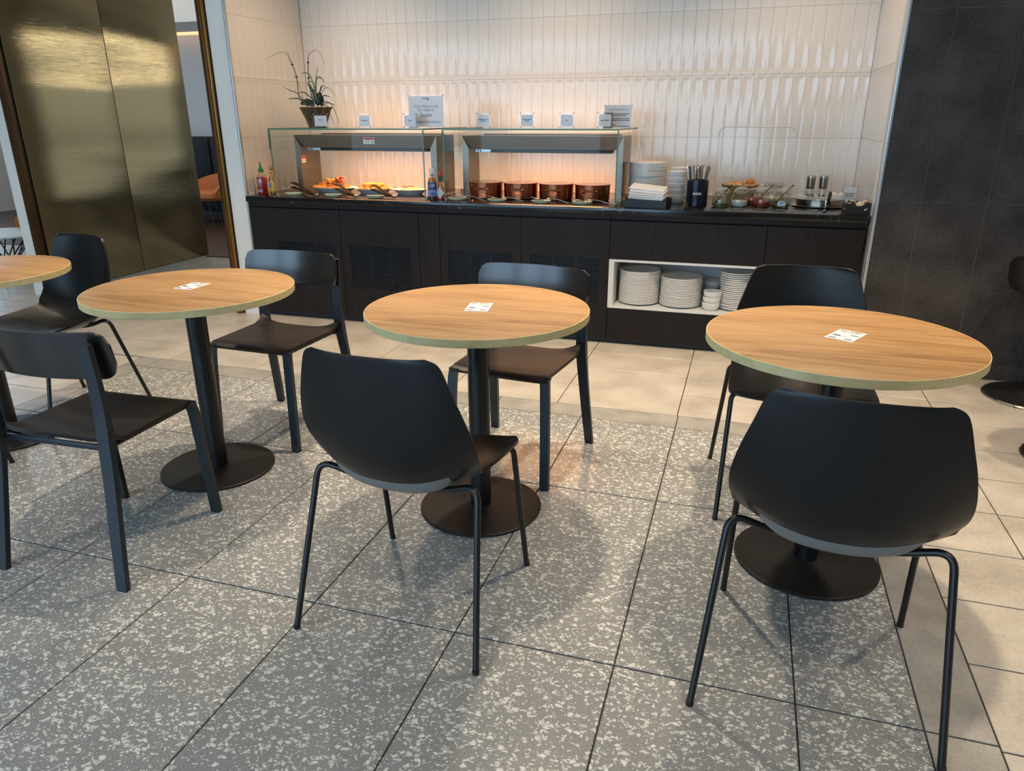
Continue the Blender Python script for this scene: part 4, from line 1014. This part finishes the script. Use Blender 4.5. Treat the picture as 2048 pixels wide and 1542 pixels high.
# ------------------------------------------------------------------ crockery
plate_prof = [(0, .003), (.55, .003), (.58, 0), (.62, .002), (.80, .006), (.97, .0112), (1, .0122), (1.0, .0195), (.97, .0195), (.80, .012), (.6, .007), (0, .006)]
def plate_mesh(r, hs=1.0): return MB().lathe([(a*r, b*hs) for a, b in plate_prof], 40).mesh('plate', 40)
def stack(me, n, x, y, z, pitch, place, group, jit=.004, seed=1):
    q = random.Random(seed)
    for k in range(n):
        o = link('dinner_plate', me, 'plate', None, (x+q.uniform(-jit, jit), y+q.uniform(-jit, jit), z+k*pitch), q.uniform(0, 6))
        tag(o, ('white plate on top of the '+place) if k == n-1 else ('white plate lowest in the '+place) if k == 0 else 'white plate between top and bottom of the '+place, 'plate', group)
pm1 = plate_mesh(.128); pm2 = plate_mesh(.097); pm3 = plate_mesh(.121)
stack(pm1, 21, -.595, YC+.150, .2502, .0097, 'left stack on the white shelf', 'plates in the left shelf stack', .0014, 3)
stack(pm1, 17, -.336, YC+.150, .2502, .0103, 'middle stack on the white shelf', 'plates in the middle shelf stack', .0014, 4)
stack(pm2, 20, -.006, YC+.140, .2502, .0112, 'right stack on the white shelf', 'plates in the right shelf stack', .003, 5)
stack(pm3, 25, -.630, 4.975, ZT+.0005, .0090, 'tall worktop stack behind the napkins', 'plates in the worktop stack', .004, 6)
bowl_prof = [(0, .002), (.60, .002), (.64, 0), (.68, .002), (.88, .22), (1, .55), (1.02, .98), (1.0, 1.0), (.97, .98), (.95, .56), (.8, .22), (.5, .10), (0, .08)]
def bowl_mesh(r, h): return MB().lathe([(a*r, b*h) for a, b in bowl_prof], 36).mesh('bowl', 40)
bm1, bm2 = bowl_mesh(.057, .055), bowl_mesh(.053, .050)
for k in range(3):
    tag(link('small_bowl', bm2, 'plate', None, (-.145+.003*k, YC+.075, .2502+k*.034)), ['lowest white bowl of the front stack on the shelf', 'middle white bowl of the front stack on the shelf', 'top white bowl of the front stack on the shelf'][k], 'bowl', 'small white bowls on the shelf')
for k in range(3):
    tag(link('small_bowl', bm2, 'plate', None, (-.150, YC+.300, .2502+k*.042)), ['lowest white bowl of the rear stack on the shelf', 'middle white bowl of the rear stack on the shelf', 'top white bowl of the rear stack on the shelf'][k], 'bowl', 'small white bowls on the shelf')
on = ['lowest', 'second', 'third', 'fourth', 'topmost']
for k in range(5):
    tag(link('soup_bowl', bm1, 'plate', None, (-.428+.002*(k % 2), 4.800, ZT+.0005+k*.0345)), on[k]+' white bowl of the front stack beside the cutlery pot', 'bowl', 'white bowls in the front worktop stack')
for k in range(5):
    tag(link('soup_bowl', bm1, 'plate', None, (-.425, 4.935, ZT+.0005+k*.0385)), on[k]+' white bowl of the rear stack beside the cutlery pot', 'bowl', 'white bowls in the rear worktop stack')

# napkin holder
t = thing('napkin_tray', 'black tray of folded white napkins in front of the plate stack', 'napkin tray', (-.562, 4.515, ZT), math.radians(-12))
MB().box(-.128, .128, -.052, .052, 0, .006, .001).box(-.128, .128, -.052, -.047, .006, .048, .001).box(-.128, .128, .047, .052, .006, .060, .001).box(-.128, -.123, -.047, .047, .006, .058, .001).box(.123, .128, -.047, .047, .006, .058, .001).build('tray', 'black_plastic', t, 0)
for k, (zz, yy, tl, dx_) in enumerate([(.010, .0, 0, 0), (.028, .0, 0, .002), (.052, -.01, .10, -.003), (.064, -.014, .16, .004), (.078, -.012, .20, .0), (.093, -.006, .26, .003), (.108, .004, .32, -.004)]):
    n = tag(MB().box(-.108, .108, -.040, .040, 0, .0095, .003).build('folded_napkin', 'napkin'), ['lowest', 'second lowest', 'third lowest', 'middle', 'third highest', 'second highest', 'topmost'][k]+' folded white napkin in the black tray', 'napkin', 'folded white napkins')
    c_, s_ = math.cos(math.radians(-12)), math.sin(math.radians(-12))
    n.location = (-.562+c_*dx_-s_*yy, 4.515+s_*dx_+c_*yy, ZT+.0+zz); n.rotation_euler = (tl, .012*k, math.radians(-12))

# cutlery pot
cx, cy = -.292, 4.700
t = thing('cutlery_pot', 'dark navy cutlery pot with a small white label', 'pot', (cx, cy, ZT))
MB().lathe([(0, 0), (.060, 0), (.064, .003), (.064, .150), (.061, .152), (.058, .150), (.058, .006), (0, .006)], 40).build('pot_body', 'navy_enamel', t)
lb_ = label_band(t, .0645, .068, .080, 'paper', -PI*.5-.38+.06, -PI*.5+.38+.06)
mb = MB(); wordbars(mb, -.020, .020, .074, .004, 0, 9)
mb.v = [(.0658*math.sin(x/.0658+.06), -.0658*math.cos(x/.0658+.06)+y, z) for x, y, z in mb.v]; mb.build('small_print', 'grey_ink', lb_, 0)
def cutl(kind):
    mb = MB(); w0 = .0045
    secs = [(0, .006), (.05, .0038), (.12, .0048), (.17, .0085), (.19, .0095), (.20, .006)] if kind else [(0, .009), (.08, .009), (.10, .0045), (.16, .0065), (.195, .0085), (.203, .005)]
    return mb.bar([(0, 0, z*1.12) for z, w in secs], [(w, .0022) for z, w in secs]).mesh('cutlery', 40)
cm = [cutl(0), cutl(1)]
rc = random.Random(12)
for k in range(18):
    a = 2*PI*k/18*1.0+rc.uniform(-.1, .1); r = .045 if k % 3 else .018
    o = link(['table_knife', 'table_fork'][k % 2], cm[k % 2], 'chrome')
    tl = rc.uniform(.14, .23)*(1 if k % 3 else .35)
    o.location = (cx+.5*r*math.cos(a), cy+.5*r*math.sin(a), ZT+.010)
    ax = Vector((-math.sin(a), math.cos(a), 0))
    o.rotation_mode = 'QUATERNION'; o.rotation_quaternion = (Matrix.Rotation(tl, 3, ax) @ Matrix.Rotation(rc.uniform(0, 6), 3, 'Z')).to_quaternion()
    tag(o, ['steel knife handle sticking up out of the navy pot', 'steel fork handle sticking up out of the navy pot'][k % 2], ['knife', 'fork'][k % 2], ['knives in the cutlery pot', 'forks in the cutlery pot'][k % 2])

# clear bread case, basket and rolls
t = thing('acrylic_bread_case', 'clear acrylic case with a rounded top over the bread basket', 'display case', (0, 0, 0))
bx0, bx1, by0, by1, bt = -.203, .247, 4.84, 5.17, 1.305
prof_ = fillet([(bx0, 0, ZT+.001), (bx0, 0, bt), (bx1, 0, bt), (bx1, 0, ZT+.001)], .055, 8)
mb = MB(); vs = []; fs = []
for p in prof_: vs += [(p.x, by0, p.z), (p.x, by1, p.z)]
for i in range(len(prof_)-1): fs.append((i*2, i*2+2, i*2+3, i*2+1))
mb.add(vs, fs).build('curved_cover', 'acrylic', t, 40)
MB().tube([(p.x, by0, p.z) for p in prof_ if p.z > bt-.075], .0035, 8).build('front_bead', 'acrylic_bead', t)
nn = len(prof_)
MB().add([(p.x, by1, p.z) for p in prof_], [tuple(range(nn))]).build('back_pane', 'acrylic', t, 0)
kx, ky = -.048, 4.985
t = thing('bread_basket', 'oval wicker bread basket inside the clear case', 'basket', (kx, ky, ZT+.001))
def bsk(u, v): a = u*2*PI; r = .062+.035*v; return (r*1.12*math.cos(a), r*.82*math.sin(a), v*.105)
b0 = solid(MB().grid(bsk, 40, 8).build('basket_wall', 'wicker', t, 60), .004)
for k in range(28):
    MB().tube([Vector(bsk(k/28, v/4))*1.015 for v in range(5)], .0028, 5).build('stake', 'wicker', b0)
MB().lathe([(0, .002), (1, .002)], 30, sx=.069, sy=.05).build('basket_floor', 'wicker', t)
MB().tube([bsk(i/40, 1) for i in range(40)], .008, 8, close=True).build('braided_rim', 'wicker_rim', t)
rolls = [(-.055, .0, .085, .046, .034, .026, 'bread', 'pale bread roll lying in the middle of the wicker basket'), (.060, -.008, .118, .027, .026, .027, 'roll', 'brown bread roll perched on the right of the basket'), (-.012, -.02, .092, .042, .028, .020, 'bread', 'pale bread slice in front of the other bread in the basket'), (-.022, .018, .104, .030, .024, .018, 'toast', 'golden crust piece on top of the pale bread'), (.055, -.02, .082, .034, .026, .018, 'toast', 'small golden roll under the brown bread roll'), (-.085, .0, .090, .022, .02, .012, 'bread', 'pale bread piece at the left rim of the basket')]
for k, (dx_, dy_, dz_, a, b, c, m_, lb2) in enumerate(rolls):
    o = tag(MB().blob(0, 0, 0, a, b, c, 18, 10, .05, k).build('bread_roll', m_, None, 60), lb2, 'bread', 'bread in the wicker basket'); o.location = (kx+dx_, ky+dy_, ZT+dz_)

# preserving jars
def make_jar(x, y, fill, fh, label, spoon_=True, rz=0, lid_tilt=.25, scale=1.0, dry=False):
    t = thing('preserving_jar', label, 'jar', (x, y, ZT+.0005), rz, 'clip-top preserving jars')
    k = scale
    outer = [(0, .001), (.040, 0), (.047, .004), (.050, .014), (.050, .040), (.046, .056), (.038, .066), (.038, .080), (.041, .082), (.041, .086), (.037, .087)]
    MB().lathe([(r*k, z*k) for r, z in outer], 36).build('jar_body', 'jar_glass', t)
    inn = [(0, .004), (.040, .004), (.0465, .014), (.0465, min(fh, .040)), (.0465 if fh <= .04 else .043, fh), (0, fh+.003)]
    MB().lathe([(r*k, z*k) for r, z in inn], 32).build('contents', fill, t)
    lid = MB().lathe([(0, .016*k), (.030*k, .014*k), (.038*k, .010*k), (.041*k, .004*k), (.041*k, 0), (.037*k, 0), (.030*k, .008*k), (0, .010*k)], 32).build('lid', 'jar_glass', t)
    lid.location = (.006, .004, .090*k); lid.rotation_euler = (lid_tilt, -lid_tilt*.5, 0)
    MB().tube([(.0405*k*math.cos(a), .0405*k*math.sin(a), .001) for a in [2*PI*i/28 for i in range(28)]], .0016, 6, close=True).build('seal_ring', 'seal', lid)
    w = MB().tube([(.0415*k*math.cos(a), .0415*k*math.sin(a), .076*k) for a in [2*PI*i/28 for i in range(28)]], .0012, 6, close=True)
    w.tube([(-.041*k, 0, .076*k), (-.050*k, 0, .066*k), (-.053*k, 0, .085*k), (-.044*k, 0, .100*k)], .0012, 6)
    w.tube([(.041*k, 0, .076*k), (.050*k, 0, .070*k), (.049*k, 0, .090*k)], .0012, 6).build('wire_clip', 'chrome', t)
    if spoon_:
        s = MB().tube([(-.02, 0, .035), (.005, -.004, .072), (.045, -.012, .118), (.058, -.016, .132)], [.0028, .0022, .0026, .0034], 8).build('spoon_handle', 'dark_steel', t)
        MB().blob(-.022, .0, .030, .013, .010, .009, 10, 6).build('spoon_bowl', 'dark_steel', s)
    return t
make_jar(-.147, 4.660, 'pesto', .024, 'clip-top jar of green pesto beside the cutlery pot', True, .0)
make_jar(-.040, 4.712, 'yoghurt', .034, 'clip-top jar of white yoghurt', False, .1, .30)
make_jar(.090, 4.752, 'relish', .030, 'clip-top jar of red relish', True, -.1)
j4 = make_jar(.199, 4.730, 'pesto', .020, 'clip-top jar of green pesto with a small white label', True, .0)
lb3 = MB().prism([(-.022, .012), (.022, .012), (.022, .028), (.026, .030), (.0, .044), (-.026, .030), (-.022, .028)], -.0525, -.0515).build('white_label', 'paper', j4, 0)
MB().prism([(-.016, .029), (.016, .029), (0, .037)], -.0528, -.0526).build('house_mark', 'blue_label', lb3, 0)
mb = MB(); wordbars(mb, -.017, .017, .020, .005, -.0528, 8); mb.build('small_print', 'pale_blue', lb3, 0)
# the jar behind stands on a small block and shows its open lid
make_jar(.150, 4.900, 'bread', .030, 'clip-top jar behind the red relish with its lid raised', False, .2, .12, 1.35)
make_jar(.032, 4.865, 'relish', .045, 'dark red jar half hidden behind the yoghurt jar', False, 0, .2, .9)

# pepper mills
def mill(x, y, label, fill):
    t = thing('pepper_mill', label, 'mill', (x, y, ZT+.0005), 0, 'steel and glass pepper mills')
    MB().lathe([(0, 0), (.030, 0), (.030, .010), (.026, .020), (.0235, .085)], 28).build('glass_body', 'jar_glass', t)
    MB().lathe([(0, .004), (.026, .008), (.0235, .050), (0, .052)], 24).build('peppercorns', fill, t)
    MB().lathe([(.0235, .085), (.0245, .087), (.0245, .100), (.0265, .150), (.0265, .158), (.023, .161), (0, .161)], 28).build('steel_head', 'dark_chrome', t)
    MB().lathe([(.0268, .150), (.0272, .152), (.0272, .156), (.0268, .158)], 28).build('head_ring', 'chrome', t)
mill(.374, 5.062, 'left pepper mill with dark peppercorns behind the round serving dish', 'soil')
mill(.449, 5.078, 'right salt mill with pale salt behind the round serving dish', 'yoghurt')
# round serving dish with a glass lid
t = thing('round_serving_dish', 'round steel serving dish under a flat glass lid with a black handle', 'serving dish', (.425, 4.865, ZT+.0005))
MB().lathe([(0, .002), (.150, .002), (.160, .004), (.162, .006), (.150, .008), (0, .008)], 56).build('tray', 'chrome', t)
MB().lathe([(.135, .008), (.137, .010), (.137, .046), (.133, .046), (.132, .010), (0, .010)], 56).build('side_wall', 'dark_chrome', t)
ld = MB().lathe([(0, .066), (.06, .064), (.115, .056), (.142, .047), (.142, .044), (.114, .052), (0, .060)], 56).build('glass_lid', 'jar_glass', t)
MB().lathe([(.134, .044), (.1425, .043), (.144, .046), (.141, .049), (.134, .049)], 56).build('lid_rim', 'chrome', ld)
MB().tube(fillet([(.03, -.146, .028), (.032, -.165, .050), (.036, -.150, .085), (.040, -.120, .090), (.040, -.115, .070)], .018), .010, 10).build('handle', 'black_plastic', t)
MB().box(.018, .046, -.147, -.133, .010, .050, .003).build('handle_plate', 'chrome', t)
# halved eggs behind the dish
for k, xx in enumerate((.525, .570)):
    tag(MB().blob(xx, 5.13, ZT+.038, .024, .020, .0225, 18, 10).build('boiled_egg', 'plate', None, 60), ['white boiled egg left, in the bowl behind the round dish', 'white boiled egg right, beside the small card'][k], 'egg', 'white eggs behind the round dish')
tag(MB().lathe([(0, .002), (.035, .002), (.062, .022), (.064, .024), (.060, .024), (.034, .007), (0, .007)], 32, .548, 5.13, ZT+.0005).build('egg_bowl', 'plate'), 'small white bowl of eggs behind the round dish', 'bowl')
sign(.560, .650, 5.03, .112, 'small acrylic card holder at the right end of the worktop', [(.55, .36, .0045, 61, 1), (.44, .24, .0045, 62, 1)], 'food_label_holder', 'label holder', 'small acrylic food label holders', .008, ZT+.001)
# black caddy of sachets
t = thing('sachet_caddy', 'open black caddy of sachets at the right end of the worktop', 'caddy', (.582, 4.487, ZT+.0005), math.radians(4))
MB().box(-.062, .062, -.040, .040, 0, .004).build('base', 'black_plastic', t, 0)
for y0, y1 in ((-.043, -.040), (.040, .043)):
    MB().prism([(-.062, 0), (.062, 0), (.062, .062), (.035, .062), (.018, .050), (-.018, .050), (-.035, .062), (-.062, .062)], y0, y1).build('long_side', 'black_plastic', t, 0)
for x0_, x1_ in ((-.065, -.062), (.062, .065)): MB().box(x0_, x1_, -.043, .043, 0, .064).build('short_side', 'black_plastic', t, 0)
sm = MB().grid(lambda u, v: ((u-.5)*.036, (v-.5)*.05, .006*math.sin(u*4)), 8, 6).mesh('sachet', 60)
rs_ = random.Random(4)
ms2 = [sm, sm.copy()]; ms2[0].materials.append(M['paper_sachet']); ms2[1].materials.append(M['black_plastic'])
for k in range(12):
    o = link('sachet', ms2[1 if k % 3 == 1 else 0], None)
    o.location = (.582-.042+.028*(k % 4)+rs_.uniform(-.003, .003), 4.487-.02+.02*(k//4), ZT+.044+.004*(k % 3)); o.rotation_euler = (rs_.uniform(.5, 1.2), rs_.uniform(-.5, .5), rs_.uniform(-.6, .6))
    tag(o, 'dark sachet in the black caddy' if k % 3 == 1 else 'pale sachet in the black caddy', 'sachet', 'dark sachets in the caddy' if k % 3 == 1 else 'pale sachets in the caddy')

# ------------------------------------------------------------------ lounge furniture beyond
bt_ = thing('booth_bench', 'dark navy channel-tufted booth in the lounge beyond the passage', 'booth', (0, 0, 0))
MB().box(-10.6, -5.6, 9.05, 9.62, .10, .46, .04).build('seat', 'navy_velvet', bt_)
for k in range(12):
    xx = -10.6+k*.4167; MB().box(xx, xx+.412, 9.48, 9.75, .40, 1.11, .07).build('back_channel', 'navy_velvet', bt_)
MB().box(-10.6, -5.6, 9.15, 9.65, 0, .10).build('plinth', 'black_plastic', bt_, 0)
def lounge_chair(x, y, rz, label):
    t = thing('lounge_chair', label, 'chair', (x, y, 0), rz, 'tan lounge chairs with wire bases')
    def tub(u, v):
        a = PI*(-.15+1.3*u); r = .30+.05*v; e = math.sin(PI*u)**.6
        return (r*math.cos(a), -r*math.sin(a)*.95, .36+v*(.08+.22*e))
    solid(MB().grid(tub, 30, 8).build('tub_back', 'tan_leather', t, 60), .035)
    MB().lathe([(0, .32), (.27, .33), (.31, .37), (.30, .42), (.24, .44), (0, .44)], 36).build('seat_cushion', 'tan_leather', t)
    w = MB()
    for k in range(14):
        a = 2*PI*k/14; w = MB().tube([(.20*math.cos(a), .20*math.sin(a), .33), (.235*math.cos(a+.25), .235*math.sin(a+.25), .012)], .006, 6); w.build('wire', 'black_metal', t)
    MB().tube([(.235*math.cos(2*PI*i/32), .235*math.sin(2*PI*i/32), .010) for i in range(32)], .008, 6, close=True).build('base_ring', 'black_metal', t)
    return t
lounge_chair(-6.95, 8.52, math.radians(160), 'tan leather lounge chair seen through the gap right of the brass doors')
lounge_chair(-6.42, 5.55, math.radians(100), 'tan leather lounge chair half hidden behind the white partition end')
def coffee_table(x, y, h, label, r=.3):
    t = thing('coffee_table', label, 'table', (x, y, 0), 0, 'pale round coffee tables in the lounge')
    MB().lathe([(0, h-.02), (r-.01, h-.02), (r, h-.012), (r, h-.003), (r-.004, h), (0, h)], 48).build('table_top', 'cream', t)
    for k in range(16):
        a = 2*PI*k/16; MB().tube([(.24*r/.3*math.cos(a), .24*r/.3*math.sin(a), h-.02), (.10*math.cos(a+.3), .10*math.sin(a+.3), h*.5), (.2*math.cos(a+.6), .2*math.sin(a+.6), .006)], .006, 6).build('wire', 'black_metal', t)
    return t
coffee_table(-6.25, 4.86, .42, 'pale round coffee table at the far left beyond the partition', .33)
coffee_table(-7.75, 8.72, .655, 'pale table in front of the navy booth', .3)
